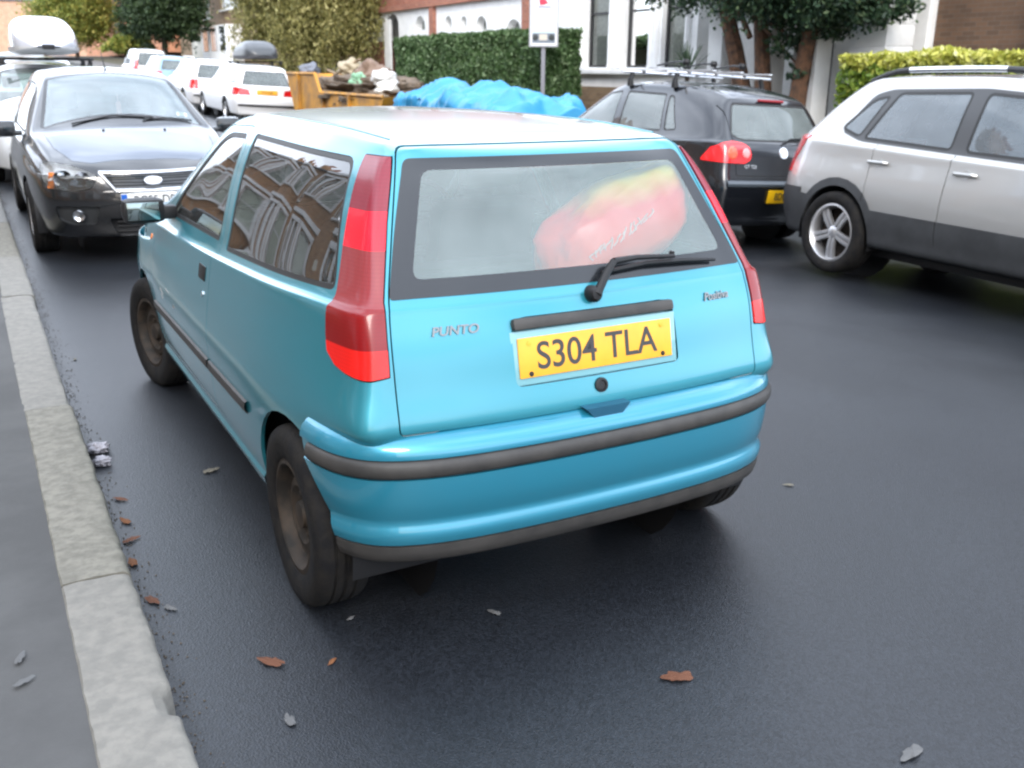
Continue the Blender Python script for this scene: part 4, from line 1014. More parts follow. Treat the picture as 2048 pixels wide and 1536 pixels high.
    for y in (1.15, 1.95):
        b = MB(); b.tube([(-.72, y, 1.71), (.72, y, 1.71)], .016, 8); br = b.build('cross_bar', CHROME, rk)
        for sg in (-1, 1):
            b = MB(); b.tube([(sg*.60, y, 1.56), (sg*.61, y, 1.63), (sg*.58, y, 1.70)], [.04, .03, .025], 8); b.build('foot_clamp', BLACK, br)
    for x in (-.42, -.05, .35):
        b = MB(); b.b2((x-.025, .75, 1.73), (x+.025, 2.25, 1.75), bev=.006); br = b.build('bike_channel', SILVERP, rk)
        b = MB(); b.tube([(x-.01, 1.15, 1.75), (x-.10, 1.10, 1.82), (x-.02, 1.35, 1.83), (x+.02, 1.75, 1.79)], .011, 6); b.lathe([(.03, -.03), (.04, 0), (.03, .03)], 10, Matrix.Translation((x-.10, 1.10, 1.82)), close=True); b.build('bike_arm', BLACK, br)
golf()
# ------------------------------------------------------------------ buildings
def brick_mat(name, c1, c2, mortar, scale=4.3, rough=.9):
    if name in MATS: return MATS[name]
    m = bpy.data.materials.new(name); m.use_nodes = True; nt = m.node_tree; n = nt.nodes; l = nt.links; b = n['Principled BSDF']; b.inputs['Roughness'].default_value = rough
    tc = n.new('ShaderNodeTexCoord'); sx = n.new('ShaderNodeSeparateXYZ'); l.new(tc.outputs['Object'], sx.inputs[0])
    ad = n.new('ShaderNodeMath'); l.new(sx.outputs['X'], ad.inputs[0]); l.new(sx.outputs['Y'], ad.inputs[1]); cb = n.new('ShaderNodeCombineXYZ'); l.new(ad.outputs[0], cb.inputs['X']); l.new(sx.outputs['Z'], cb.inputs['Y'])
    br = n.new('ShaderNodeTexBrick'); br.inputs['Scale'].default_value = scale; br.inputs['Color1'].default_value = (*c1, 1); br.inputs['Color2'].default_value = (*c2, 1); br.inputs['Mortar'].default_value = (*mortar, 1)
    br.inputs['Mortar Size'].default_value = .016; br.inputs['Brick Width'].default_value = 1.0; br.inputs['Row Height'].default_value = .32
    l.new(cb.outputs[0], br.inputs['Vector'])
    no = n.new('ShaderNodeTexNoise'); no.inputs['Scale'].default_value = 1.2; no.inputs['Detail'].default_value = 8; l.new(tc.outputs['Object'], no.inputs['Vector'])
    mr = n.new('ShaderNodeMapRange'); mr.inputs['To Min'].default_value = .55; mr.inputs['To Max'].default_value = 1.35; l.new(no.outputs['Fac'], mr.inputs['Value'])
    mx = n.new('ShaderNodeMix'); mx.data_type = 'RGBA'; mx.blend_type = 'MULTIPLY'; mx.inputs['Factor'].default_value = 1; l.new(br.outputs['Color'], mx.inputs['A']); l.new(mr.outputs['Result'], mx.inputs['B'])
    l.new(mx.outputs['Result'], b.inputs['Base Color']); MATS[name] = m; return m
STOCK = brick_mat('brown_stock_brick', (.27, .18, .10), (.18, .115, .065), (.22, .20, .17))
REDB = brick_mat('red_brick', (.38, .15, .095), (.28, .105, .07), (.30, .25, .2))
WHITE = pbr('white_masonry_paint', (.84, .84, .83), .7, var=.10, vscale=2.5)
CREAM = pbr('cream_stone', (.74, .70, .60), .8, var=.2, vscale=3)
GREYP = pbr('grey_painted_panel', (.42, .43, .43), .6, var=.1)
SLATE = pbr('roof_slate', (.09, .095, .11), .6, var=.3, vscale=5)
WGLASS = pbr('house_window_glass', (.05, .06, .06), .05, coat=1)
CURT = pbr('net_curtain', (.80, .78, .68), .9, var=.25, vscale=18)
DARKF = pbr('dark_window_frame', (.03, .03, .032), .5)
WFRAME = pbr('white_window_frame', (.72, .72, .71), .45)
def arch_pts(x0, x1, z0, z1, arch, n=8):
    """outline of an opening; arch = rise of the arched head"""
    if not arch: return [(x0, z0), (x1, z0), (x1, z1), (x0, z1)]
    P = [(x0, z0), (x1, z0)]; c = (x0+x1)/2; w = (x1-x0)/2
    for k in range(n+1):
        a = math.pi*k/n; P.append((c+w*math.cos(a), z1-arch+arch*math.sin(a)))
    return P
def wall(b, M, x0, x1, z0, z1, holes, dep=.14):
    """front wall in the local xz plane (street side -y) with arched or square openings and their reveals"""
    xs = sorted(set([x0, x1]+[v for h in holes for v in (h[0], h[1])])); zs = sorted(set([z0, z1]+[v for h in holes for v in (h[2], h[3])]))
    for i in range(len(xs)-1):
        for k in range(len(zs)-1):
            cx, cz = (xs[i]+xs[i+1])/2, (zs[k]+zs[k+1])/2
            if any(h[0] < cx < h[1] and h[2] < cz < h[3] for h in holes): continue
            b.quad(*[M @ Vector((x, 0, z)) for x, z in ((xs[i], zs[k]), (xs[i+1], zs[k]), (xs[i+1], zs[k+1]), (xs[i], zs[k+1]))])
    for h in holes:
        ar = h[4] if len(h) > 4 else 0; P = arch_pts(*h[:4], ar); N = len(P)
        for q in range(N): a, c = P[q], P[(q+1) % N]; b.quad(M @ Vector((a[0], 0, a[1])), M @ Vector((c[0], 0, c[1])), M @ Vector((c[0], dep, c[1])), M @ Vector((a[0], dep, a[1])))
        if ar:
            top = P[2:]; n = len(top)
            for q in range(n-1):
                a, c = top[q], top[q+1]; b.quad(M @ Vector((a[0], 0, a[1])), M @ Vector((c[0], 0, c[1])), M @ Vector((c[0], 0, h[3])), M @ Vector((a[0], 0, h[3])))
def window(par, M, h, frame=WFRAME, inner=CURT, sash=True, dep=.11, bars=0, sill=None, open_=.5):
    x0, x1, z0, z1 = h[:4]; ar = h[4] if len(h) > 4 else 0; f = .055
    b = MB(); 
    P = arch_pts(x0, x1, z0, z1, ar); Q = inset(P, f); N = len(P)
    for q in range(N):
        a, c, a2, c2 = P[q], P[(q+1) % N], Q[q], Q[(q+1) % N]
        for y in (dep-.05,): b.quad(*[M @ Vector((v[0], y, v[1])) for v in (a, c, c2, a2)])
        b.quad(*[M @ Vector(v) for v in ((a2[0], dep-.05, a2[1]), (c2[0], dep-.05, c2[1]), (c2[0], dep, c2[1]), (a2[0], dep, a2[1]))])
    if sash: zc = lerp(z0, z1, open_); b.box(M @ Vector(((x0+x1)/2, dep-.03, zc)), (abs(x1-x0)-2*f, .05, .05), M=M.to_3x3())
    for k in range(bars): xx = lerp(x0, x1, (k+1)/(bars+1)); b.box(M @ Vector((xx, dep-.02, (z0+z1)/2)), (.04, .035, z1-z0-2*f), M=M.to_3x3())
    w = b.build('window', frame, par)
    b = MB(); b._f([b.bm.verts.new(M @ Vector((v[0], dep-.004, v[1]))) for v in Q]); b.build('pane', glass('house_pane', (.8, .84, .82), .05), w)
    b = MB(); n = 24; g = []
    for zz in (z0+f, z1-f*1.2-ar*.0): g.append([M @ Vector((lerp(x0+f, x1-f, k/n), dep+.03+.012*math.sin(k*2.1), zz)) for k in range(n+1)])
    b.sheet(g); b.build('curtain', inner, w, recalc=False)
    if sill: b = MB(); b.box(M @ Vector(((x0+x1)/2, -.05, z0-.05)), (x1-x0+.2, .22, .10), M=M.to_3x3(), bev=.01); b.build('sill', sill, w)
    return w
def local_frame(X, y, z, facing):
    """local x runs along the street, local -y looks at the street. facing -1: right hand row, +1: left hand row"""
    if facing < 0: A = Matrix(((0, 1, 0), (-1, 0, 0), (0, 0, 1)))          # x->-y? columns below
    M = Matrix(((0, 1, 0, X), (-1, 0, 0, y), (0, 0, 1, z), (0, 0, 0, 1))) if facing < 0 else Matrix(((0, -1, 0, X), (1, 0, 0, y), (0, 0, 1, z), (0, 0, 0, 1)))
    return M
# right hand row: local x = -(world y - y0) so x grows towards the camera; left hand row: x grows with world y
def shell_house(root, w, d, h, m, roof_h=2.6, holes=(), roof=True, chimney=True, front=True):
    b = MB(); I = Matrix()
    if front: wall(b, I, 0, w, 0, h, list(holes))
    b.quad((0, 0, 0), (0, d, 0), (0, d, h), (0, 0, h)); b.quad((w, 0, 0), (w, d, 0), (w, d, h), (w, 0, h)); b.quad((0, d, 0), (w, d, 0), (w, d, h), (0, d, h))
    for x in (0, w): v = [b.bm.verts.new(p) for p in ((x, 0, h), (x, d, h), (x, d/2, h+roof_h))]; b._f(v)
    wl = b.build('wall', m, root, recalc=False)
    b = MB(); e = .3
    b.quad((0, -e, h-.1), (w, -e, h-.1), (w, d/2, h+roof_h+.05), (0, d/2, h+roof_h+.05)); b.quad((0, d+e, h-.1), (w, d+e, h-.1), (w, d/2, h+roof_h+.05), (0, d/2, h+roof_h+.05))
    b.b2((0, -e, h-.22), (w, -e+.12, h-.1)); rf = b.build('roof', SLATE, root)
    if chimney:
        b = MB(); b.b2((w-.6, d/2-.9, h+.8), (w-.02, d/2+.9, h+roof_h+1.3)); ch = b.build('chimney', m, rf)
        for k in range(3): b = MB(); b.lathe([(.13, 0), (.15, .1), (.11, .5), (.12, .55)], 12, Matrix.Translation((w-.3, d/2-.55+.55*k, h+roof_h+1.3))); b.build('chimney_pot', pbr('terracotta', (.35, .13, .07), .8), ch)
    return wl
def left_house(y0, lab):
    z = H(-2, y0)+.1; root = empty('terraced_house', (-7.6, y0, z), 0, lab, 'house', 'brown brick terrace behind the near pavement'); root.matrix_world = local_frame(-7.6, y0, z, 1)
    w = 6.2; holes = [(.5, 1.5, .2, 2.5, .25), (.6, 1.55, 4.1, 5.8, .2)]
    LB = brick_mat('warm_brown_brick', (.46, .25, .12), (.34, .17, .08), (.40, .36, .30)); shell_house(root, w, 8, 7.4, LB, holes=holes)
    I = Matrix(); b = MB(); b.box((1.0, .1, 1.15), (.9, .06, 2.0), bev=.01); dd = b.build('front_door', pbr('dark_green_door', (.02, .06, .04), .4), root)
    window(root, I, holes[1], sill=WHITE)
    # white arched surround of door and window
    for hh in holes:
        b = MB(); P = arch_pts(hh[0]-.02, hh[1]+.02, hh[2], hh[3]+.02, hh[4]); Q = inset(P, -.2); N = len(P)
        for q in range(1, N): 
            a, c, a2, c2 = P[q], P[(q+1) % N], Q[q], Q[(q+1) % N]; b.quad((a[0], -.05, a[1]), (c[0], -.05, c[1]), (c2[0], -.05, c2[1]), (a2[0], -.05, a2[1])); b.quad((a2[0], -.05, a2[1]), (c2[0], -.05, c2[1]), (c2[0], .0, c2[1]), (a2[0], .0, a2[1]))
        b.build('stone_surround', CREAM, root)
    # two storey canted bay
    for z0, hgt in ((0, 3.2), (3.45, 3.1)):
        pts = [(2.3, 0), (3.0, -.95), (5.0, -.95), (5.7, 0)]
        b = MB(); hs = []
        for (xa, ya), (xb, yb) in zip(pts, pts[1:]):
            L = math.hypot(xb-xa, yb-ya); u = Vector(((xb-xa)/L, (yb-ya)/L, 0)); nrm = Vector((-u.y, u.x, 0)); M = Matrix((u, nrm, Vector((0, 0, 1)))).transposed().to_4x4(); M.translation = (xa, ya, z0)
            holes_ = [(.16, L-.16, .95, hgt-.35, .15)] if L < 1.5 else [(.2, L/2-.12, .95, hgt-.35, .15), (L/2+.12, L-.2, .95, hgt-.35, .15)]
            wall(b, M, 0, L, 0, hgt, holes_); hs += [(M, q) for q in holes_]
        by = b.build('bay', LB, root, recalc=False)
        for M, q in hs:
            window(root, M, q, sill=WHITE); c2 = MB()
            for xx in (q[0]-.07, q[1]+.07): c2.box(M @ Vector((xx, -.02, (q[2]+q[3])/2)), (.13, .10, q[3]-q[2]+.2), M=M.to_3x3(), bev=.01)
            c2.box(M @ Vector(((q[0]+q[1])/2, -.03, q[3]+.09)), (q[1]-q[0]+.3, .12, .18), M=M.to_3x3(), bev=.01); c2.build('stone_dressing', WHITE, by)
        b = MB(); b.prism([(2.15, .0), (2.9, -1.1), (5.1, -1.1), (5.85, .0)], z0+hgt, z0+hgt+.22, 'z'); b.build('cornice', WHITE, by)
    return root
def copy_tree(o, parent=None):
    c = o.copy(); col.objects.link(c); c.parent = parent
    for ch in list(o.children): copy_tree(ch, c)
    return c
lh = left_house(-1.2, 'brown brick terraced house with a cream two storey bay, left of the viewer')
for k in list(range(-2, 0))+list(range(1, 7)):
    c_ = copy_tree(lh); y = -1.2+6.2*k; c_.matrix_world = local_frame(-7.6, y, H(-2, y)+.1, 1)
    c_['label'] = 'brown brick terraced house with a cream bay, %s along the near side of the street' % ['first', 'second', 'third', 'fourth', 'fifth', 'sixth', 'seventh', 'eighth', 'ninth'][k+2]

# ---- right hand row, from the camera outwards
def right_root(y0, X, lab, name='terraced_house'):
    z = H(8.1, y0)+.12; r = empty(name, (X, y0, z), 0, lab, 'house'); r.matrix_world = local_frame(X, y0, z, -1); return r, z
def RY(u, v, X): p = at_x(u, v, X); return p.y, p.z
# house A: brown brick wall with white piers (px 1780..2048)
rA, zA = right_root(11.35, 14, 'brown brick house with white painted piers behind the yellow topped hedge')
wl = shell_house(rA, 9.0, 8, 7.5, brick_mat('dark_brown_brick', (.15, .085, .05), (.10, .06, .038), (.13, .11, .09)), holes=[(4.6, 5.6, 1.0, 2.9, .2), (.9, 1.9, 4.2, 5.9, .2)])
window(rA, Matrix(), (4.6, 5.6, 1.0, 2.9, .2), sill=WHITE); window(rA, Matrix(), (.9, 1.9, 4.2, 5.9, .2), sill=WHITE)
def pier(par, x0, x1, z1, d=.22, m=WHITE, nm='white_pier'):
    b = MB(); b.b2((x0, -d, 0), (x1, 0.0, z1), bev=.015); b.b2((x0-.05, -d-.05, z1-.02), (x1+.05, 0, z1+.2), bev=.02); return b.build(nm, m, par)
pier(rA, .02, 1.05, 6.6); pier(rA, 3.05, 4.1, 6.6)
b = MB(); b.tube([(.55, -.28, 0), (.55, -.28, 6.8)], .045, 8); b.build('drain_pipe', DARKF, rA)
# house B: white house with porch and bay (px 1140..1770)
rB, zB = right_root(22.05, 14, 'white painted house with tall narrow sash windows and a columned porch behind the cypress')
shell_house(rB, 10.6, 8, 7.5, WHITE, holes=[(8.3, 9.4, .0, 2.75, .3), (2, 3, 4.2, 6, .2), (6.5, 7.5, 4.2, 6, .2)])
for hh in ((2, 3, 4.2, 6, .2), (6.5, 7.5, 4.2, 6, .2)): window(rB, Matrix(), hh, sill=WHITE)
b = MB(); b.box((8.85, .12, 1.3), (1.1, .06, 2.6)); b.build('front_door', pbr('dark_door', (.02, .02, .022), .4), rB)
# bay front at y=-.9: narrow windows
Mb = Matrix.Translation((.05, -.9, 0)); b = MB(); wins = []
for px0, px1 in ((1170, 1216), (1246, 1296)):
    ya, _ = RY(px0, 100, 13.1); yb, _ = RY(px1, 100, 13.1); wins.append((22.05-.05-ya, 22.05-.05-yb, 1.52, 4.05, .35))
wins.append((wins[1][1]+.5, wins[1][1]+1.35, 1.52, 4.05, .35))
wb = wins[-1][1]+.45
wall(b, Mb, 0, wb, 0, 4.6, wins, .22); b.quad(*[Mb @ Vector(p) for p in ((0, 0, 0), (0, .9, 0), (0, .9, 4.6), (0, 0, 4.6))]); b.quad(*[Mb @ Vector(p) for p in ((wb, 0, 0), (wb, .9, 0), (wb, .9, 4.6), (wb, 0, 4.6))]); b.quad(*[Mb @ Vector(p) for p in ((0, 0, 4.6), (wb, 0, 4.6), (wb, .9, 4.6), (0, .9, 4.6))])
by = b.build('bay', WHITE, rB, recalc=False)
b = MB(); b.b2((0, -1.06, 1.36), (wb+.1, -.9, 1.50), bev=.02); b.build('sill_band', WHITE, by)
b = MB(); b.b2((.03, -.97, -.2), (wb+.05, -.905, 1.05)); b.build('brick_plinth', STOCK, by)
for hh in wins: window(rB, Mb, hh, frame=DARKF, dep=.18, open_=.52)
for q, hh in enumerate(wins):
    for xx in (hh[0]-.16, hh[1]+.16): b = MB(); b.lathe([(.10, 0), (.085, .1), (.075, 2.0), (.11, 2.1), (.13, 2.25)], 16, Mb @ Matrix.Translation((xx, -.03, 1.52))); b.build('window_column', WHITE, by)
# porch: square columns, side walls in blocks, slab
for x in (7.55, 9.0, 10.2): b = MB(); b.b2((x-.22, -1.5, 0), (x+.22, -1.1, 3.2), bev=.02); b.b2((x-.29, -1.57, 3.1), (x+.29, -1.03, 3.35), bev=.02); b.build('porch_column', WHITE, rB)
b = MB(); b.b2((7.1, -1.7, 3.35), (10.55, 0, 3.8), bev=.03); b.build('porch_roof', WHITE, rB)
b = MB(); b.b2((4.75, -.5, 0), (5.2, 0, 4.4)); b.build('grey_side_wall', GREYP, rB)
def rusticated(name, x0, x1, y0, y1, hgt, lab):
    r = empty(name, (x0, y0, H(8.1, y0)+.1), 0, lab, 'wall'); z = 0; hgts = .36
    b = MB()
    while z < hgt-.1: b.b2((0, 0, z+.01), (x1-x0, y1-y0, z+hgts-.012), bev=.02); z += hgts
    b.b2((.02, .02, 0), (x1-x0-.02, y1-y0-.02, z)); b.build('block_courses', WHITE, r)
    b = MB(); b.b2((-.05, -.05, z), (x1-x0+.05, y1-y0+.05, z+.14), bev=.03); b.build('coping', WHITE, r)
rusticated('garden_pier', 12.6, 13.3, 10.15, 10.95, 3.3, 'white painted block pier between the cypress and the yellow topped hedge')
# house C strip + arcade house F
rC, zC = right_root(25.0, 14.1, 'narrow brown brick house side beside the white house, behind the sign')
shell_house(rC, 2.9, 8, 7.5, STOCK, holes=[(.8, 1.8, 4.2, 5.8, .2)]); window(rC, Matrix(), (.8, 1.8, 4.2, 5.8, .2), sill=WHITE)
rF, zF = right_root(41.5, 14, 'red brick house with a long white arcaded ground floor above the green hedge')
yy = lambda px, v=45: 41.5-RY(px, v, 14)[0]
zz = lambda px, v: RY(px, v, 14)[1]-zF
hf = []
for px0, px1, v0, v1 in ((830, 850, 60, 32), (890, 903, 60, 32), (922, 933, 60, 32), (952, 973, 60, 32), (1012, 1042, 66, 38)):
    a, b_ = yy(px0), yy(px1); hf.append((a, b_, zz((px0+px1)/2, v0), zz((px0+px1)/2, v1), min(.5, (b_-a)*.45)))
doorh = (yy(772), yy(797), 0, zz(785, 28), .4)
wF = 41.5-25.05
shell_house(rF, wF, 8, 8.6, REDB, front=False)
ztop = zz(900, 3); b = MB(); wall(b, Matrix(), 0, wF, ztop, 8.6, [(2.5, 3.6, ztop+1.2, ztop+3, .3), (6.5, 7.6, ztop+1.2, ztop+3, .3), (11, 12.1, ztop+1.2, ztop+3, .3)]); b.build('upper_brick_wall', REDB, rF, recalc=False)
for x in (2.5, 6.5, 11): window(rF, Matrix(), (x, x+1.1, ztop+1.2, ztop+3, .3), sill=WHITE)
zmid = zz(900, 60)-.25
b = MB(); wall(b, Matrix(), 0, wF, zmid, ztop, [(h[0], h[1], max(h[2], zmid), h[3], h[4]) for h in hf]+[(doorh[0], doorh[1], zmid, doorh[3], .4)], .3); b.build('white_arcade', WHITE, rF, recalc=False)
b = MB(); wall(b, Matrix(), 0, wF, 0, zmid, [(doorh[0], doorh[1], 0, zmid)], .3); b.build('lower_brick_wall', REDB, rF, recalc=False)
for h in hf: b = MB(); b.box(((h[0]+h[1])/2, .34, (h[2]+h[3])/2), (h[1]-h[0]+.1, .04, h[3]-h[2]+.1)); b.build('arcade_pane', pbr('dim_window', (.22, .24, .22), .2), rF)
b = MB(); b.box(((doorh[0]+doorh[1])/2, .34, doorh[3]/2), (doorh[1]-doorh[0], .05, doorh[3])); b.build('front_door', pbr('grey_door', (.12, .12, .11), .5), rF)
b = MB(); b.b2((doorh[0]-.1, -.06, 0), (doorh[0]+.55, 0, doorh[3]-.2)); b.build('white_door_post', WHITE, rF)
for px in (868, 1056): x = yy(px); b = MB(); b.b2((x-.2, -.12, 0), (x+.2, 0, 8.5)); b.build('red_pilaster', REDB, rF)
b = MB(); b.b2((0, -.15, ztop-.1), (wF, 0, ztop+.12)); b.build('string_course', REDB, rF)
# house G: far brown brick with white windows
rG, zG = right_root(84, 15, 'distant brown brick house with white bay and windows between the dark conifer and the willow')
yg = lambda px, v: 84-RY(px, v, 15)[0]
zg = lambda px, v: RY(px, v, 15)[1]-zG
hg = [(yg(443, 20), yg(476, 20), zg(460, 17), zg(460, 17)+2.2), (yg(410, 20), yg(420, 20), zg(415, 38), zg(415, 38)+3.0)]
shell_house(rG, 38, 9, 11, STOCK, holes=hg+[(24, 25.2, 5, 7), (30, 31.2, 5, 7)])
for hh in hg+[(24, 25.2, 5, 7), (30, 31.2, 5, 7)]: window(rG, Matrix(), hh, bars=1, sill=WHITE)
a, c_ = yg(432, 70), yg(485, 70); b = MB(); b.b2((a, -1.0, 0), (c_, 0, zg(460, 52)), bev=.03); gb_ = b.build('white_bay', WHITE, rG)
for q in range(3): x = lerp(a, c_, (q+.5)/3); b = MB(); b.box((x, -1.01, zg(460, 66)-.4), ((c_-a)*.2, .04, 1.5)); b.build('bay_pane', WGLASS, gb_)
a, c_ = yg(402, 80), yg(430, 80); b = MB(); b.b2((a, -.7, 0), (c_, 0, zg(415, 72)), bev=.03); b.build('cream_porch', CREAM, rG)
# house H: orange brick far off, and a pinkish one at the very left
rH, zH = right_root(150, 15, 'far orange brick house glimpsed between the yellowish tree and the dark conifer')
shell_house(rH, 60, 9, 9.5, brick_mat('orange_brick', (.55, .24, .12), (.45, .18, .09), (.4, .35, .3)), holes=[(yg(222, 20)-84+150 if False else 20, 22.5, 4, 6.5), (40, 42, 4, 6.5)])
for hh in ((20, 22.5, 4, 6.5), (40, 42, 4, 6.5)): window(rH, Matrix(), hh, bars=1, sill=WHITE)
rI, zI = right_root(205, 9, 'farthest pinkish orange house closing the street at the top left')
rI.matrix_world = Matrix.Translation((-16, 200, zI-1)); shell_house(rI, 44, 10, 11, brick_mat('pinkish_brick', (.60, .36, .24), (.52, .28, .17), (.5, .42, .36)), holes=[(18, 20, 4, 7), (24, 26, 4, 7), (30, 32, 4, 7)])
for x in (18, 24, 30): window(rI, Matrix(), (x, x+2, 4, 7), bars=1, sill=WHITE)

# ------------------------------------------------------------------ plants
def leaf_mat(name, c1, c2, c3=None):
    m = bpy.data.materials.new(name); m.use_nodes = True; nt = m.node_tree; n = nt.nodes; l = nt.links; b = n['Principled BSDF']; b.inputs['Roughness'].default_value = .55
    ge = n.new('ShaderNodeNewGeometry'); rp = n.new('ShaderNodeValToRGB'); e = rp.color_ramp.elements; e[0].color = (*c1, 1); e[1].color = (*c2, 1); e[0].position = .1; e[1].position = .8
    if c3: k = e.new(.97); k.color = (*c3, 1)
    l.new(ge.outputs['Random Per Island'], rp.inputs['Fac']); l.new(rp.outputs['Color'], b.inputs['Base Color'])
    out = n['Material Output']; tr = n.new('ShaderNodeBsdfTranslucent'); l.new(rp.outputs['Color'], tr.inputs['Color']); mx = n.new('ShaderNodeMixShader'); mx.inputs['Fac'].default_value = .3
    l.new(b.outputs[0], mx.inputs[1]); l.new(tr.outputs[0], mx.inputs[2]); l.new(mx.outputs[0], out.inputs['Surface']); MATS[name] = m; return m
def leaves_obj(name, pts, size, m, parent, rnd, droop=0, asp=1.8, nrm=None):
    vs = []; fs = []
    for i, p in enumerate(pts):
        s_ = size*rnd.uniform(.6, 1.35); d = Vector((rnd.gauss(0, 1), rnd.gauss(0, 1), rnd.gauss(0, 1)-droop))
        if d.length < .1: continue
        d.normalize(); w = d.cross(Vector((rnd.gauss(0, 1), rnd.gauss(0, 1), rnd.gauss(0, 1)))).normalized(); n = d.cross(w)*.12
        k = len(vs); a = d*s_*asp*.5; b_ = w*s_*.5
        vs += [p-a, p-b_+n*s_, p+a, p+b_+n*s_]; fs.append((k, k+1, k+2, k+3))
    me = bpy.data.meshes.new(name); me.from_pydata(vs, [], fs); return link_mesh(name, me, m, parent)
BARK = pbr('bark', (.07, .05, .035), .95, var=.5, vscale=9, bump=.6, bscale=20, var_c=(.03, .022, .016))
REDBARK = pbr('reddish_bark', (.15, .075, .04), .95, var=.6, vscale=7, bump=.6, bscale=20, var_c=(.05, .03, .02))
def tree(name, base, blobs, m, n_leaf, size, lab, trunks, seed, droop=0, asp=1.8, bark=BARK, inner=.45, strands=False):
    """crown of leaf clumps inside blobs (centre, radii) relative to base; trunks: lists of points with radius"""
    from mathutils import noise
    rnd = random.Random(seed); r = empty(name, base, 0, lab, 'tree')
    if trunks:
        b = MB()
        for T in trunks: b.tube([t[:3] for t in T], [t[3] for t in T], 10)
        # limbs into the blobs
        for c, rad in blobs:
            top = Vector(trunks[0][-1][:3]); cc = Vector(c); b.tube([top-Vector((0, 0, .3)), top.lerp(cc, .5)+Vector((rnd.uniform(-.2, .2), rnd.uniform(-.2, .2), .1)), cc], [trunks[0][-1][3]*.6, .05, .02], 6)
        b.build('trunk', bark, r)
    pts = []; tot = sum(a[1][0]*a[1][1]*a[1][2] for a in blobs)
    for c, rad in blobs:
        k = int(n_leaf*rad[0]*rad[1]*rad[2]/tot); cl = max(6, k//26)
        for q in range(cl):
            d = Vector((rnd.gauss(0, 1), rnd.gauss(0, 1), rnd.gauss(0, 1))).normalized()*(rnd.uniform(inner, 1)**.6)
            wob = 1+.28*noise.noise(d*2.1+Vector((seed, 0, 0)))
            cc = Vector(c)+Vector((d.x*rad[0], d.y*rad[1], d.z*rad[2]))*wob; cs = rnd.uniform(.12, .26)*min(rad)
            for w in range(26):
                if strands: g = Vector((rnd.gauss(0, cs*.35), rnd.gauss(0, cs*.35), -rnd.uniform(0, cs*4.5)))
                else: g = Vector((rnd.gauss(0, cs), rnd.gauss(0, cs), rnd.gauss(0, cs*.7)))
                pts.append(cc+g)
    leaves_obj('crown', pts, size, m, r, rnd, droop, asp); return r
def hedge(name, x0, x1, y0, y1, zt, m, lab, seed, n=26000, size=.07, top_m=None):
    """clipped hedge: leaves packed in a rounded slab, uneven faces, dark twiggy core"""
    from mathutils import noise
    rnd = random.Random(seed); z0 = H(8.1, (y0+y1)/2)+.12; r = empty(name, (x0, y0, z0), 0, lab, 'hedge'); W_, L_, Hh = x1-x0, y1-y0, zt-z0
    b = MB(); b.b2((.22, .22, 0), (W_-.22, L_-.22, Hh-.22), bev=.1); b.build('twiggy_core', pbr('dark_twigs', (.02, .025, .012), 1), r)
    A = {'front': L_*Hh, 'end': W_*Hh*2, 'top': L_*W_}; tot = sum(A.values()); P = {'side': [], 'top': []}
    for q in range(n):
        t = rnd.uniform(0, tot); dep = -abs(rnd.gauss(0, .10))
        if t < A['front']: p = Vector((-dep, rnd.uniform(0, L_), rnd.uniform(0, Hh))); nn = Vector((-1, 0, 0))
        elif t < A['front']+A['end']: e = rnd.random() < .7; p = Vector((rnd.uniform(0, W_), -dep if e else L_+dep, rnd.uniform(0, Hh))); nn = Vector((0, -1 if e else 1, 0))
        else: p = Vector((rnd.uniform(0, W_), rnd.uniform(0, L_), Hh+dep)); nn = Vector((0, 0, 1))
        p += nn*(.10*noise.noise(p*1.6)+.06*noise.noise(p*5))
        hi = p.z > Hh-.20-.1*noise.noise(p*3)
        P['top' if (hi and top_m) else 'side'].append(p)
    leaves_obj('foliage', P['side'], size, m, r, rnd)
    if top_m: leaves_obj('new_growth', P['top'], size, top_m, r, rnd)
    return r
G1 = leaf_mat('hedge_green_leaves', (.035, .075, .022), (.10, .18, .06), (.30, .40, .22))
hedge('garden_hedge', 10.6, 11.5, 18.1, 27.4, 2.50, G1, 'tall clipped green hedge behind the blue tarpaulin and the sign post', 3, 70000, .075)
G2 = leaf_mat('privet_leaves', (.06, .12, .015), (.22, .30, .03), (.4, .42, .08)); Y2 = leaf_mat('golden_privet_leaves', (.30, .32, .04), (.62, .60, .13), (.7, .68, .3))
hedge('garden_hedge', 10.45, 11.6, 1.0, 9.15, 1.86, G2, 'privet hedge with golden yellow top behind the silver four wheel drive', 5, 40000, .055, Y2)
gz = lambda y: H(8.1, y)+.12
# cypress group with three bare trunks
p = at_x(1530, 150, 12.2); CY = leaf_mat('cypress_leaves', (.012, .035, .018), (.04, .085, .035), (.12, .17, .08))
base = Vector((12.2, p.y, gz(p.y)))
def rel(u, v, X=12.2): q = at_x(u, v, X); return (q-base)
T = []
for us, r0 in ((((1490, 215), (1470, 100), (1452, 20), (1445, -60)), .19), (((1527, 215), (1524, 100), (1520, 10), (1515, -60)), .17), (((1592, 215), (1612, 100), (1632, 10), (1640, -60)), .17), (((1500, 75), (1478, 20), (1462, -20)), .06)):
    T.append([(*rel(u, v), r0*(1-.12*k)) for k, (u, v) in enumerate(us)])
bl = []
for u, v, rr in ((1400, -40, .95), (1480, -30, .8), (1560, -25, .95), (1640, -5, .9), (1720, -15, .9), (1775, 5, .6), (1600, -90, 1.5), (1480, -110, 1.4), (1700, -90, 1.3), (1560, -200, 1.6)):
    q = rel(u, v); bl.append(((q.x+random.Random(u).uniform(-.5, .5), q.y, q.z), (rr, rr, rr*.72)))
for u, v, rr in ((1590, 95, .33), (1600, 135, .28), (1565, 70, .3)): q = rel(u, v); bl.append((tuple(q), (rr, rr, rr)))
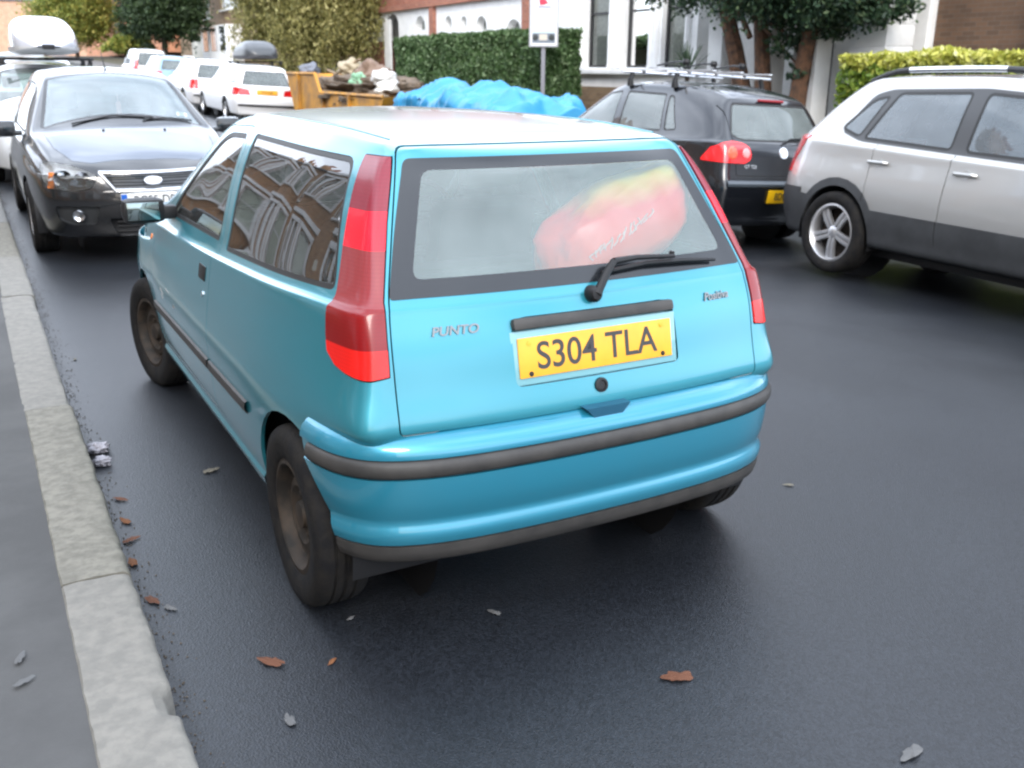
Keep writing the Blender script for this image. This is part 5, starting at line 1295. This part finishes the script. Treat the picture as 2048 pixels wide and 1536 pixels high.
tree('cypress_tree', base, bl, CY, 80000, .055, 'dark cypress with several bare reddish trunks before the white house', T, 8, bark=REDBARK, inner=.3)
# spiky plant
def spiky(u, v, X, lab, n=46, s_=.9, seed=1):
    p = at_x(u, v, X); rnd = random.Random(seed); z = gz(p.y); r = empty('spiky_plant', (X, p.y, z), 0, lab, 'plant'); h0 = p.z-z
    b = MB(); b.lathe([(.16, 0), (.2, .3), (.22, .34), (.19, .34)], 16); b.build('plant_pot', pbr('grey_pot', (.2, .2, .2), .7), r)
    b = MB(); b.tube([(0, 0, .3), (.02, 0, h0*.6), (0, .02, h0)], [.05, .04, .05], 8); b.build('stem', BARK, r)
    b = MB()
    for k in range(n):
        a = rnd.uniform(0, 6.28); e = rnd.uniform(.1, 1.35); L = s_*rnd.uniform(.6, 1); d = Vector((math.cos(a)*math.cos(e), math.sin(a)*math.cos(e), math.sin(e))); w = d.cross(Vector((0, 0, 1))).normalized()*.016; P0 = Vector((0, 0, h0))
        g = [[P0-w, P0+w], [P0+d*L*.5-w*1.2, P0+d*L*.5+w*1.2], [P0+d*L*.85-w*.6+Vector((0, 0, -.05*L)), P0+d*L*.85+w*.6+Vector((0, 0, -.05*L))], [P0+d*L+Vector((0, 0, -.15*L)), P0+d*L+w*.1+Vector((0, 0, -.15*L))]]; b.sheet(g)
    b.build('leaves', leaf_mat('spiky_leaves%d' % seed, (.05, .09, .05), (.14, .2, .12)), r, recalc=False)
spiky(1375, 150, 12.0, 'spiky leaved pot plant in front of the white house, left of the cypress', seed=1)
# willow, conifer, yellowish trees
def far_tree(name, X, u0, u1, v0, v1, m, n, size, lab, seed, droop=0, strands=False, asp=1.8, up=3.0):
    uc = (u0+u1)/2; p = at_x(uc, v1, X); z = gz(p.y); base = Vector((X, p.y, z)); depth = (p-CAM).dot(cf); k = depth/F; w = (u1-u0)*k/2; zb = p.z-z; zt = at_x(uc, v0, X).z-z
    rnd = random.Random(seed); bl = []
    hh = (zt-zb)
    for i in range(9):
        a = rnd.uniform(0, 6.28); q = rnd.random(); bl.append(((w*.55*math.cos(a), w*.55*math.sin(a), zb+hh*(.28+.6*q)), (w*.55, w*.55, hh*.3)))
    for i in range(5): q = i/4; bl.append((((q-.5)*w*1.2*cr.x, (q-.5)*w*1.2*cr.y, zb+hh*.28), (w*.45, w*.45, hh*.26)))
    tree(name, base, bl, m, n, size, lab, [[(0, 0, 0, .22), (.05, 0, zb+hh*.15, .17), (0, 0, zb+hh*.5, .08)]], seed, droop, asp, inner=.25, strands=strands)
WL = leaf_mat('willow_leaves', (.13, .13, .035), (.36, .33, .11), (.55, .50, .22)); far_tree('willow_tree', 11.4, 470, 775, -230, 120, WL, 70000, .060, 'drooping yellow green tree behind the yellow skip', 11, 1.2, True, 3.0)
CN = leaf_mat('conifer_leaves', (.02, .045, .018), (.06, .10, .035)); far_tree('conifer_tree', 11.0, 245, 412, -140, 92, CN, 60000, .13, 'dark green conifer beyond the white estate cars', 12)
YT = leaf_mat('yellowing_leaves', (.12, .17, .03), (.32, .34, .07), (.5, .42, .1)); far_tree('street_tree', 10.4, 75, 232, -110, 98, YT, 55000, .15, 'yellowish green tree at the top left behind the silver roof box', 13)
far_tree('street_tree', 11.0, -60, 60, -180, 40, leaf_mat('autumn_leaves', (.18, .13, .04), (.45, .33, .14)), 16000, .26, 'pale autumn tree at the top left corner', 17)
far_tree('garden_shrub', 9.6, 205, 300, 60, 108, YT, 9000, .22, 'low yellow green shrubs under the dark conifer', 15)

# ------------------------------------------------------------------ estate agent board
p = at_x(1086, 140, 10.3)
sg = empty('agent_sign', (10.3, p.y, gz(p.y)), R(-29), 'tall white estate agent board on a grey post before the green hedge', 'sign')
zb0 = at_x(1086, 92, 10.3).z-gz(p.y); sw = .62
b = MB(); b.b2((-.045, -.045, 0), (.045, .045, zb0+.4), bev=.005); b.build('post', pbr('grey_post', (.20, .20, .22), .6), sg)
b = MB(); b.b2((-sw/2, -.075, zb0), (sw/2, -.048, zb0+1.3), bev=.004); bd = b.build('board', pbr('white_board', (.80, .80, .79), .4), sg)
b = MB()
for lo, hi in (((-sw/2-.02, -.085, zb0-.02), (sw/2+.02, -.04, zb0+.012)), ((-sw/2-.02, -.085, zb0+.012), (-sw/2+.015, -.04, zb0+1.3)), ((sw/2-.015, -.085, zb0+.012), (sw/2+.02, -.04, zb0+1.3))): b.b2(lo, hi)
b.build('board_frame', pbr('grey_board_frame', (.35, .35, .37), .5), bd)
b = MB(); b.b2((-sw/2+.05, -.079, zb0+.06), (sw/2-.05, -.0755, zb0+.34)); ph = b.build('board_photo', pbr('board_photo', (.16, .19, .23), .4), bd)
b = MB(); b.b2((-sw/2+.05, -.0825, zb0+.27), (sw/2-.05, -.0795, zb0+.34)); b.build('photo_sky', pbr('photo_sky', (.5, .6, .66), .4), ph)
b = MB(); b.b2((-.10, -.0825, zb0+.12), (.08, -.0795, zb0+.25)); b.build('photo_house', pbr('photo_house', (.55, .5, .42), .5), ph)
for x in (-.19, .18): b = MB(); b.lathe([(.07, 0), (.06, .003)], 14, Matrix.Translation((x, -.0795, zb0+.18)) @ Matrix.Rotation(math.pi/2, 4, 'X'), close=True); b.build('photo_tree', pbr('photo_tree', (.03, .035, .035), .6), ph)
b = MB(); b.prism([(-.10, zb0+.86), (-.02, zb0+.86), (.10, zb0+.90), (.0, zb0+1.02), (-.06, zb0+1.12), (-.12, zb0+1.0)], -.079, -.0755, 'y'); b.build('red_emblem', pbr('red_emblem', (.65, .03, .07), .4), bd)
b = MB(); b.b2((-.14, -.079, zb0+.80), (.16, -.0755, zb0+.845)); b.build('grey_lettering_bar', pbr('grey_bar', (.3, .3, .36), .5), bd)

# ------------------------------------------------------------------ skips
def skip_yellow():
    ya = RY(790, 190, 5.75)[0]+.2; yb = RY(575, 185, 5.75)[0]; z = H(6.6, (ya+yb)/2)
    YS = pbr('yellow_skip_paint', (.58, .27, .02), .55, var=.55, vscale=2.2, bump=.2, bscale=6, var_c=(.30, .15, .04))
    r = empty('builders_skip', (6.6, ya+.3, z), 0, 'yellow steel skip heaped with rubble and bags', 'skip'); L = yb-ya; w = .9; lo = 1.02; hi = 1.42
    lo = RY(720, 190, 5.75)[1]-z; hi = RY(615, 147, 5.75)[1]-z
    b = MB(); prof = [(.0, lo), (.0, lo-.06), (.7, .12), (L-1.3, .12), (L-.5, hi-.05), (L-.5, hi), (L*.60, hi), (L*.55, lo)]
    for s_ in (-1, 1):
        b.prism(prof, s_*w, s_*(w-.03), 'x')
        for y in (L*.27, L*.52, L*.78): b.b2((s_*(w+.06), y-.04, .15), (s_*w, y+.04, lo if y < L*.55 else hi))
        b.tube([(s_*w, 0, lo), (s_*w, L*.55, lo), (s_*w, L*.60, hi), (s_*w, L-.5, hi)], .04, 6)
    b.quad((-w, L-1.3, .12), (w, L-1.3, .12), (w, L-.5, hi), (-w, L-.5, hi)); b.quad((-w, 0, lo), (w, 0, lo), (w, .7, .12), (-w, .7, .12)); b.quad((-w, .7, .12), (w, .7, .12), (w, L-1.3, .12), (-w, L-1.3, .12))
    b.build('skip_body', YS, r)
    for s_ in (-1, 1): b = MB(); b.lathe([(.05, 0), (.05, .1), (.07, .12)], 12, Matrix.Translation((s_*(w+.01), L*.42, lo-.35)) @ Matrix.Rotation(s_*math.pi/2, 4, 'Y'), close=True); b.build('lifting_lug', pbr('rusty_steel', (.12, .06, .03), .8), r)
    return r, L, lo, hi, z, ya+.3
sk, SL, slo, shi, sz, sy = skip_yellow()
def blob(name, loc, rad, m, seed, rough=.3, parent=None, freq=2.0, sub=4, flat=None):
    from mathutils import noise
    bm = bmesh.new(); bmesh.ops.create_icosphere(bm, subdivisions=sub, radius=1)
    for v in bm.verts:
        p_ = v.co.copy(); k = 1+rough*noise.noise(p_*freq+Vector((seed*3.3, 0, 0)))+rough*.5*noise.noise(p_*freq*2.7)+rough*.2*noise.noise(p_*freq*7); v.co = Vector((p_.x*rad[0]*k, p_.y*rad[1]*k, p_.z*rad[2]*k))
    for f in bm.faces: f.smooth = True
    me = bpy.data.meshes.new(name); bm.to_mesh(me); bm.free(); o = link_mesh(name, me, m, parent); o.location = loc; return o
RUB = pbr('rubble_earth', (.19, .14, .10), .95, var=.6, vscale=6, bump=1, bscale=14, dist=.05, var_c=(.09, .07, .05))
tag(blob('rubble_heap', (6.6, sy+SL*.45, sz+slo+.0), (.80, SL*.42, .33), RUB, 3, .55, freq=2.6, sub=5), 'brown heap of rubble and soil filling the yellow skip', 'rubble')
def bag(u, v, X, r_, c, lab, seed, cname, nm='rubble_sack'):
    p = at_x(u, v, X); o = blob(nm, p, (r_, r_*1.1, r_*.8), pbr(cname, c, .6, bump=.4, bscale=9, dist=.04), seed, .45, freq=1.7); tag(o, lab, 'sack', 'sacks thrown on the yellow skip')
bag(768, 158, 6.3, .25, (.62, .62, .60), 'white crumpled sack on the near end of the yellow skip', 5, 'white_sack')
bag(775, 180, 6.1, .20, (.68, .66, .60), 'small off white sack low at the near end of the yellow skip', 6, 'off_white_sack')
bag(718, 163, 6.2, .20, (.22, .42, .26), 'pale green plastic sack half buried in the skip rubble', 7, 'green_sack')
bag(702, 138, 6.6, .26, (.36, .30, .20), 'tan canvas bundle standing on top of the rubble heap', 8, 'tan_bundle')
bag(742, 152, 6.7, .38, (.20, .13, .09), 'brown carpet roll end sticking up from the skip', 9, 'brown_bundle')
bag(620, 142, 6.8, .24, (.16, .17, .20), 'dark grey sack at the far end of the yellow skip', 10, 'grey_sack')
b = MB(); 
for u0, v0, u1, v1 in ((668, 150, 720, 118), (655, 140, 700, 160)): b = MB(); q0, q1 = at_x(u0, v0, 6.5), at_x(u1, v1, 6.7); b.tube([q0, q1], .03, 6); tag(b.build('timber_length', pbr('old_timber', (.25, .18, .11), .8)), 'length of old timber lying on the rubble %s' % ('leaning up to the right' if v1 < v0 else 'sloping down to the right'), 'timber', 'timber on the skip')
# blue tarpaulin over the second skip
def tarp():
    from mathutils import noise
    X = 5.72; yn = RY(1180, 200, 7.3)[0]; yf_ = RY(790, 190, X)[0]+.15; z = H(6.6, 13)
    r = empty('covered_skip', (6.6, yn, z), 0, 'second skip hidden under a crumpled bright blue tarpaulin', 'skip')
    L = yf_-yn; TM = pbr('blue_tarpaulin', (.040, .27, .50), .42, var=.12, vscale=3, bump=.15, bscale=30)
    tops = [(0, .98), (.6, 1.10), (1.5, 1.30), (2.1, 1.18), (2.8, 1.30), (3.5, 1.26), (4.2, 1.40), (L*.8, 1.28), (L*.93, 1.42), (L, 1.25)]
    g = []; n = 150; m_ = 70
    for i in range(n+1):
        y = L*i/n; zt = RYt(y); row = []
        for k in range(m_+1):
            t = k/m_
            # section: hem near side, up, over lumps, down the far side
            if t < .28: s_ = t/.28; x = -.98+.10*s_; zz_ = lerp(.35, zt-.10, s_)
            elif t > .72: s_ = (t-.72)/.28; x = .88+.10*s_; zz_ = lerp(zt-.10, .35, s_)
            else: s_ = (t-.28)/.44; x = lerp(-.88, .88, s_); zz_ = zt-.10+.13*math.sin(math.pi*s_)
            P_ = Vector((x, y, zz_)); a = noise.noise(P_*1.5+Vector((5, 0, 0))); c = 1-abs(noise.noise(P_*2.4)); d = 1-abs(noise.noise(Vector((P_.x*1.2+P_.z*.8, P_.y*5+P_.z*2.2, P_.z*.5))))
            k2 = .17*a+.16*(c-.75)+.13*(d-.75)
            if t < .28 or t > .72: P_.x += (-1 if t < .5 else 1)*k2*.8; P_.y += .05*noise.noise(P_*3)
            else: P_.z += k2*1.3
            row.append(P_)
        g.append(row)
    b = MB(); b.sheet(g)
    for e in (g[0], g[-1]): v = [b.bm.verts.new(p_) for p_ in e]; b._f(v)
    b.build('tarpaulin', TM, r, ang=60)
    b = MB(); b.prism([(.15, .75), (.7, .1), (L-.7, .1), (L-.15, .75)], -.86, .86, 'x'); b.build('skip_body', pbr('dark_blue_skip_paint', (.02, .10, .22), .5, var=.4), r)
    rp = MB(); pts = []
    for k in range(60):
        a = L*(.05+.9*k/59); pts.append((-.97-.02*math.sin(k), a, .62+.04*math.sin(k*.9)))
    rp.tube(pts, .010, 6); rp.build('lashing_rope', pbr('pale_rope', (.45, .42, .35), .8), r)
def RYt(y):
    T = [(0, 1.0), (.5, 1.24), (1.0, 1.34), (1.5, 1.22), (2.1, 1.36), (2.6, 1.26), (3.2, 1.38), (3.9, 1.30), (4.7, 1.34), (5.6, 1.50), (6.6, 1.54), (7.2, 1.4)]
    t = tab(T, y); return t
tarp()
# ------------------------------------------------------------------ distant cars
def box_estate(x, y, rz, lab, c, L=4.6, hgt=1.44, style='estate', glassm=None, group='cars parked along the far kerb', lamps=True, plate=True, bars=False, lampc='v'):
    car = park(x, y, rz, lab, group)
    m = paint('paint_%02d_%02d_%02d' % tuple(int(v*99) for v in c), c, metal=.1 if min(c) > .6 else .5, rough=.3, dirt=.06)
    k = hgt/1.44; y0 = .0
    P = [(0, hgt-.09, .55, .74, .04), (.08, hgt-.05, .56, .79, .04), (.25, hgt-.02, .57, .83, .03), (.6, hgt, .59, .86, .02), (1.2, hgt+.01, .60, .87, .02), (2.0, hgt, .60, .87, .02), (2.4, hgt-.03, .60, .87, .04), (2.75, hgt-.17, .61, .87, .08), (3.1, hgt-.36, .66, .87, .12), (3.4, .95, .71, .87, .12), (3.8, .90, .72, .86, .08), (4.15, .84, .70, .82, .1), (4.4, .77, .64, .74, .1), (4.52, .68, .56, .66, .1)]
    zt = dict(yr=[(.2, .08), (.55, .0), (.7, .05), (.9, .07), (1.0, .10), (1.4, .26 if style == 'estate' else .42)], yf=[(.2, L-.1), (.5, L-.02), (.8, L-.1)])
    sh = std_car(car, L, 0, zt, [(0, .95), (2, .93), (3.4, .90), (4.5, .75)], P, 2)
    w = [rounded([(.30, .99), (1.25, .975), (1.28, hgt-.10), (.50, hgt-.12)], .03), rounded([(1.33, .97), (2.2, .955), (2.22, hgt-.09), (1.36, hgt-.095)], .03), rounded([(2.28, .955), (3.25, .935), (2.75, hgt-.26), (2.5, hgt-.13), (2.3, hgt-.10)], .03)]
    for i, q in enumerate(w): sh.region('win%d' % i, [('x', q)], SIDE, gap=.02, seal='seal')
    rg = rounded([(-.50, hgt-.13), (-.62, .97), (.62, .97), (.50, hgt-.13)], .03); sh.region('rg', [('y', rg)], lambda c, n: c.y < .7 and n.y < -.12, gap=.02, seal='seal')
    if lampc == 'v': lp = lambda s_: [(s_*.60, .66), (s_*.60, .93), (s_*.9, .93), (s_*.9, .66)]
    elif lampc == 'tall': lp = lambda s_: [(s_*.64, .60), (s_*.58, 1.20), (s_*.9, 1.2), (s_*.9, .60)]
    else: lp = lambda s_: [(s_*.42, .72), (s_*.46, .86), (s_*.9, .93), (s_*.9, .72)]
    for s_ in (-1, 1): sh.region('lamp%d' % s_, [('y', lp(s_))], (lambda s_: lambda c, n: c.x*s_ > .2 and c.y < .35)(s_), gap=.004)
    ws = rounded([(-.52, 2.5), (-.64, 3.25), (.64, 3.25), (.52, 2.5)], .04); sh.region('screen', [('z', ws)], lambda c, n: n.z > .25 and c.z > .93, gap=.02, seal='seal')
    arches(sh, (.95, 3.65), .35, .31)
    body = sh.piece('body', 'body', m, car, flange=.01); sh.piece('seal', 'window_rubber', RUBBER, body, off=-.002, flange=.01)
    gm = glass('pale_hatch_glass', (.55, .64, .60), .10, (.5, .56, .52))
    sh.piece('rg', 'rear_window', gm, car, off=-.003, flange=0); sh.piece('screen', 'windscreen', gm, car, off=-.003, flange=0)
    for i in range(3):
        for s_ in (-1, 1): sh.piece('win%d' % i, 'side_window', gm, car, off=-.003, flange=0, pick=pick(s_))
    for s_ in (-1, 1): sh.piece('lamp%d' % s_, 'tail_light', REDL, car, off=.004)
    b = MB(); g = []
    for q in range(25):
        x_ = lerp(-.80, .80, q/24); row = []
        for z_, o_ in ((.50, 0), (.49, .02), (.46, .022), (.45, 0)): p_, n_ = sh.hit(min(.74, max(-.74, x_)), z_); row.append(p_+n_*o_)
        g.append(row)
    b.sheet(g); b.build('bumper_strip', BLACK, body)
    if plate:
        M = sh.frame(0, .80 if lampc != 'tall' else .55); b = MB(); b.box((0, 0, .012), (.53, .115, .01), bev=.002); b.bm.transform(M); pl = b.build('number_plate', PLATE_Y, car)
        text_obj('plate_characters', {'estate': 'V316 KGP', 'hatch': 'W72 LBM'}[style], .085, INK, pl, M @ Matrix.Translation((0, 0, .018)), .0005, .001, sx=.8)
    if bars: roof_bars(car, 'roof_rail', sh, .56, .4, 2.5, CHROME, .06, .018)
    wheels(car, (.95, 3.65), .77, .31, .09, 'five'); cabin(car, .5, 3.3, .7, .88, (1.9,), 1.05, 1)
    return car, sh
def ray_pos(u, v, zrel):
    """ground x, y where a point zrel above the road is seen at this pixel"""
    t = 5
    for _ in range(60):
        p = CAM+ray(u, v)*t; t += (p.z-(H(p.x, p.y)+zrel))/max(.02, -ray(u, v).z+.0)*.5
        t = min(200, max(2, t))
    return p
def at_depth(u, v, d): return CAM+ray(u, v)*d
# white estates on the far side: rear number plate centres
WHT = (.80, .80, .80)
p = at_depth(530, 172, 24.5); volvo, vsh = box_estate(p.x, p.y, R(0), 'white boxy estate with a dark roof box and yellow plate, nearest the skips', WHT, lampc='wide')
p2 = at_depth(462, 158, 28.5); box_estate(p2.x-.4, p2.y, R(0), 'white estate with roof rails partly behind the boxy white one', (.76, .76, .77), bars=True, plate=False, hgt=1.47)
p3 = at_depth(355, 145, 36); box_estate(p3.x, p3.y, R(0), 'pale blue hatchback beyond the white estates', (.25, .38, .48), L=4.0 if False else 4.6, style='hatch', plate=False)
p4 = at_depth(303, 130, 42); box_estate(p4.x, p4.y, R(0), 'white tall estate with upright red lights, farthest on the far side', (.76, .76, .76), hgt=1.62, lampc='tall', plate=False)
# near kerb: cars behind the black hatchback
c5, s5 = box_estate(-.42, 16.4, math.pi, 'white estate under the silver roof box, behind the black hatchback', (.70, .72, .74), group='cars parked along the near kerb', lamps=False, plate=False)
box_estate(-.05, 22.4, math.pi, 'white hatchback two behind the black one, only its roof showing', (.75, .75, .76), group='cars parked along the near kerb', plate=False, style='hatch')
box_estate(-.05, 28.4, math.pi, 'silver estate three behind the black hatchback', (.45, .46, .48), group='cars parked along the near kerb', plate=False)

def roof_box(name, loc, rz, L, w, h, m, lab, split=True, tilt=None):
    r = empty(name, loc, rz, lab, 'roof box', tilt=tilt)
    fr = [-1, -.85, -.4, 0, .4, .85, 1]; bm = bmesh.new()
    n, mm = 26, 24; g = []
    b = MB()
    for i in range(n+1):
        t = i/n; y = L*(t-.5); e = (1-abs(2*t-1)**5)**.5 if 0 < t < 1 else 0.0
        hh = h*(.55+.45*math.sin(math.pi*min(1, t*1.15+.02)))*max(.05, e); ww = w/2*(.35+.65*max(.0, e)) if e < 1 else w/2; row = []
        for k in range(mm+1):
            a = math.pi*k/mm; row.append((ww*math.copysign(abs(math.cos(a))**.55, math.cos(a)), y, .06+hh*abs(math.sin(a))**.6))
        g.append(row)
    b.sheet(g); b._f([v for v in b.bm.verts[:mm+1]]); lid = b.build('lid', m, r, ang=60)
    b = MB(); g = []
    for i in range(n+1):
        t = i/n; y = L*(t-.5); e = (1-abs(2*t-1)**5)**.5 if 0 < t < 1 else 0.0; ww = (w/2+.012)*(.35+.65*e); row = []
        for k in range(9):
            a = math.pi*k/8; row.append((ww*math.copysign(abs(math.cos(a))**.4, math.cos(a)), y, .065-.10*max(.2, e)*abs(math.sin(a))**.5))
        g.append(row)
    b.sheet(g); b.build('base_tray', pbr('dark_box_tray', (.06, .06, .065), .5) if m is not SILVERBOX else pbr('pale_box_tray', (.5, .5, .5), .4), r)
    b = MB()
    for y in (-L*.22, L*.22): b.tube([(-.62, y, -.09), (.62, y, -.09)], .018, 8)
    b.build('roof_bar', BLACK, r)
    for y in (-L*.22, L*.22):
        for s_ in (-1, 1): b = MB(); b.tube([(s_*.56, y, -.18), (s_*.57, y, -.13), (s_*.55, y, -.08)], [.04, .03, .025], 8); b.build('foot_clamp', BLACK, r)
    b = MB(); b.box((0, L/2-.02, .06), (.16, .05, .07), bev=.01); b.build('box_latch', BLACK, r)
    return r
SILVERBOX = pbr('silver_box_shell', (.62, .64, .70), .22, metal=.35, coat=1)
tl = slope_tilt(-.1, 14)
roof_box('roof_box', Vector((-.32, 14.2, H(0, 14)+1.64)), math.pi, 2.1, .86, .44, SILVERBOX, 'silver roof box on the white estate behind the black hatchback')
M = volvo.matrix_world; q = M @ Vector((.10, 1.5, 1.62))
roof_box('roof_box', q, 0, 1.9, .9, .38, pbr('dark_box_shell', (.05, .055, .06), .4, coat=.3), 'dark grey roof box on the boxy white estate near the skips')

# ------------------------------------------------------------------ litter and leaves
LEAFM = [pbr('brown_dead_leaf', (.11, .040, .018), .8), pbr('orange_dead_leaf', (.16, .06, .02), .8), pbr('pale_dead_leaf', (.12, .11, .085), .8), pbr('pale_litter', (.10, .10, .10), .8)]
def ground_at(u, v, z=0):
    d = ray(u, v); t = (z-CAM.z)/d.z; p = CAM+d*t
    for _ in range(4): t = (H(p.x, p.y)+z-CAM.z)/d.z; p = CAM+d*t
    return p
def leaf(u, v, s_, mi, seed, lab, nm='fallen_leaf', zz_=0.0, cat='leaf', lobes=5):
    rnd = random.Random(seed); p = ground_at(u, v, zz_); b = MB(); n = 20; rim = []; a0 = rnd.uniform(0, 6)
    el = rnd.uniform(.4, .62)
    for k in range(n):
        a = 2*math.pi*k/n; r_ = s_*(.80+.20*abs(math.cos(a*lobes/2)))*rnd.uniform(.93, 1.05)*(1+.35*max(0, math.cos(a))**6); x, y = r_*math.cos(a), r_*math.sin(a)*el
        rim.append((x*math.cos(a0)-y*math.sin(a0), x*math.sin(a0)+y*math.cos(a0), .004+rnd.uniform(0, .2)*s_))
    c = b.bm.verts.new((0, 0, .012)); V = [b.bm.verts.new(q_) for q_ in rim]
    for k in range(n): b._f([c, V[k], V[(k+1) % n]])
    o = b.build(nm, LEAFM[mi], None, recalc=False); o.location = p; o['label'] = lab; o['category'] = cat
    return o
L_ = [(1357, 1357, .042, 0, 'reddish brown fallen leaf lying alone on the road behind the blue car'), (545, 1328, .040, 0, 'dark brown leaf on the road below the left rear wheel'),
      (665, 1325, .018, 1, 'small orange leaf scrap on the road below the rear wheel'), (420, 944, .034, 2, 'pale leaf on the road beside the blue door'), (1578, 972, .020, 2, 'tiny pale leaf on the road right of the blue bumper'),
      (580, 1445, .026, 3, 'faint pale scrap near the bottom of the road'), (340, 1218, .024, 3, 'thin pale curl of litter near the kerb foot'), (990, 1228, .022, 3, 'thin white sliver on the road under the bumper shadow'),
      (1825, 1508, .040, 3, 'pale scrap at the bottom right of the road'), (700, 1240, .015, 3, 'tiny white speck near the left rear wheel'), (355, 700, .016, 2, 'speck of leaf by the front wheel'), (150, 720, .02, 2, 'pale leaf at the kerb foot beside the front wheel')]
for i, (u, v, s_, mi, lab) in enumerate(L_): leaf(u, v, s_, mi, 40+i, lab)
K_ = [(225, 1000, 'topmost of the orange leaves in the gutter'), (238, 1045, 'orange leaf in the gutter just below the topmost'), (246, 1083, 'brightest orange leaf of the gutter row'), (252, 1128, 'brown leaf in the gutter beside the kerb joint'), (290, 1203, 'lowest orange brown leaf in the gutter')]
for i, (u, v, lab) in enumerate(K_): leaf(u+14, v, .030, i % 2, 70+i, lab)
for i, (u, v, lab) in enumerate(((40, 1320, 'curled pale scrap on the near pavement'), (45, 1368, 'second pale scrap lower on the near pavement'))): leaf(u, v, .026, 3, 90+i, lab, zz_=.122)
def crumple(u, v, s_, lab, seed):
    p = ground_at(u, v, 0)
    o = blob('crumpled_paper', p+Vector((0, 0, s_*.5)), (s_, s_*.8, s_*.55), pbr('grey_white_paper', (.33, .32, .35), .8), seed, .7, freq=2.2, sub=4); tag(o, lab, 'litter')
crumple(196, 905, .042, 'upper piece of crumpled pale paper against the kerb', 3); crumple(205, 930, .034, 'lower piece of crumpled pale paper against the kerb', 4)
# gutter grit
rnd = random.Random(9); vs = []; fs = []
for q_ in range(1500):
    y = rnd.uniform(-.5, 12); x = KX+.015+abs(rnd.gauss(0, .035)); s_ = rnd.uniform(.0015, .005); z = H(x, y)+.001; a = rnd.uniform(0, 6); k = len(vs)
    vs += [(x+s_*math.cos(a+t), y+s_*math.sin(a+t), z) for t in (0, 2.1, 4.2)]+[(x, y, z+s_)]; fs += [(k, k+1, k+3), (k+1, k+2, k+3), (k+2, k, k+3)]
me = bpy.data.meshes.new('g'); me.from_pydata(vs, [], fs); tag(link_mesh('gutter_grit', me, pbr('grit', (.09, .07, .05), .9)), kind='stuff')
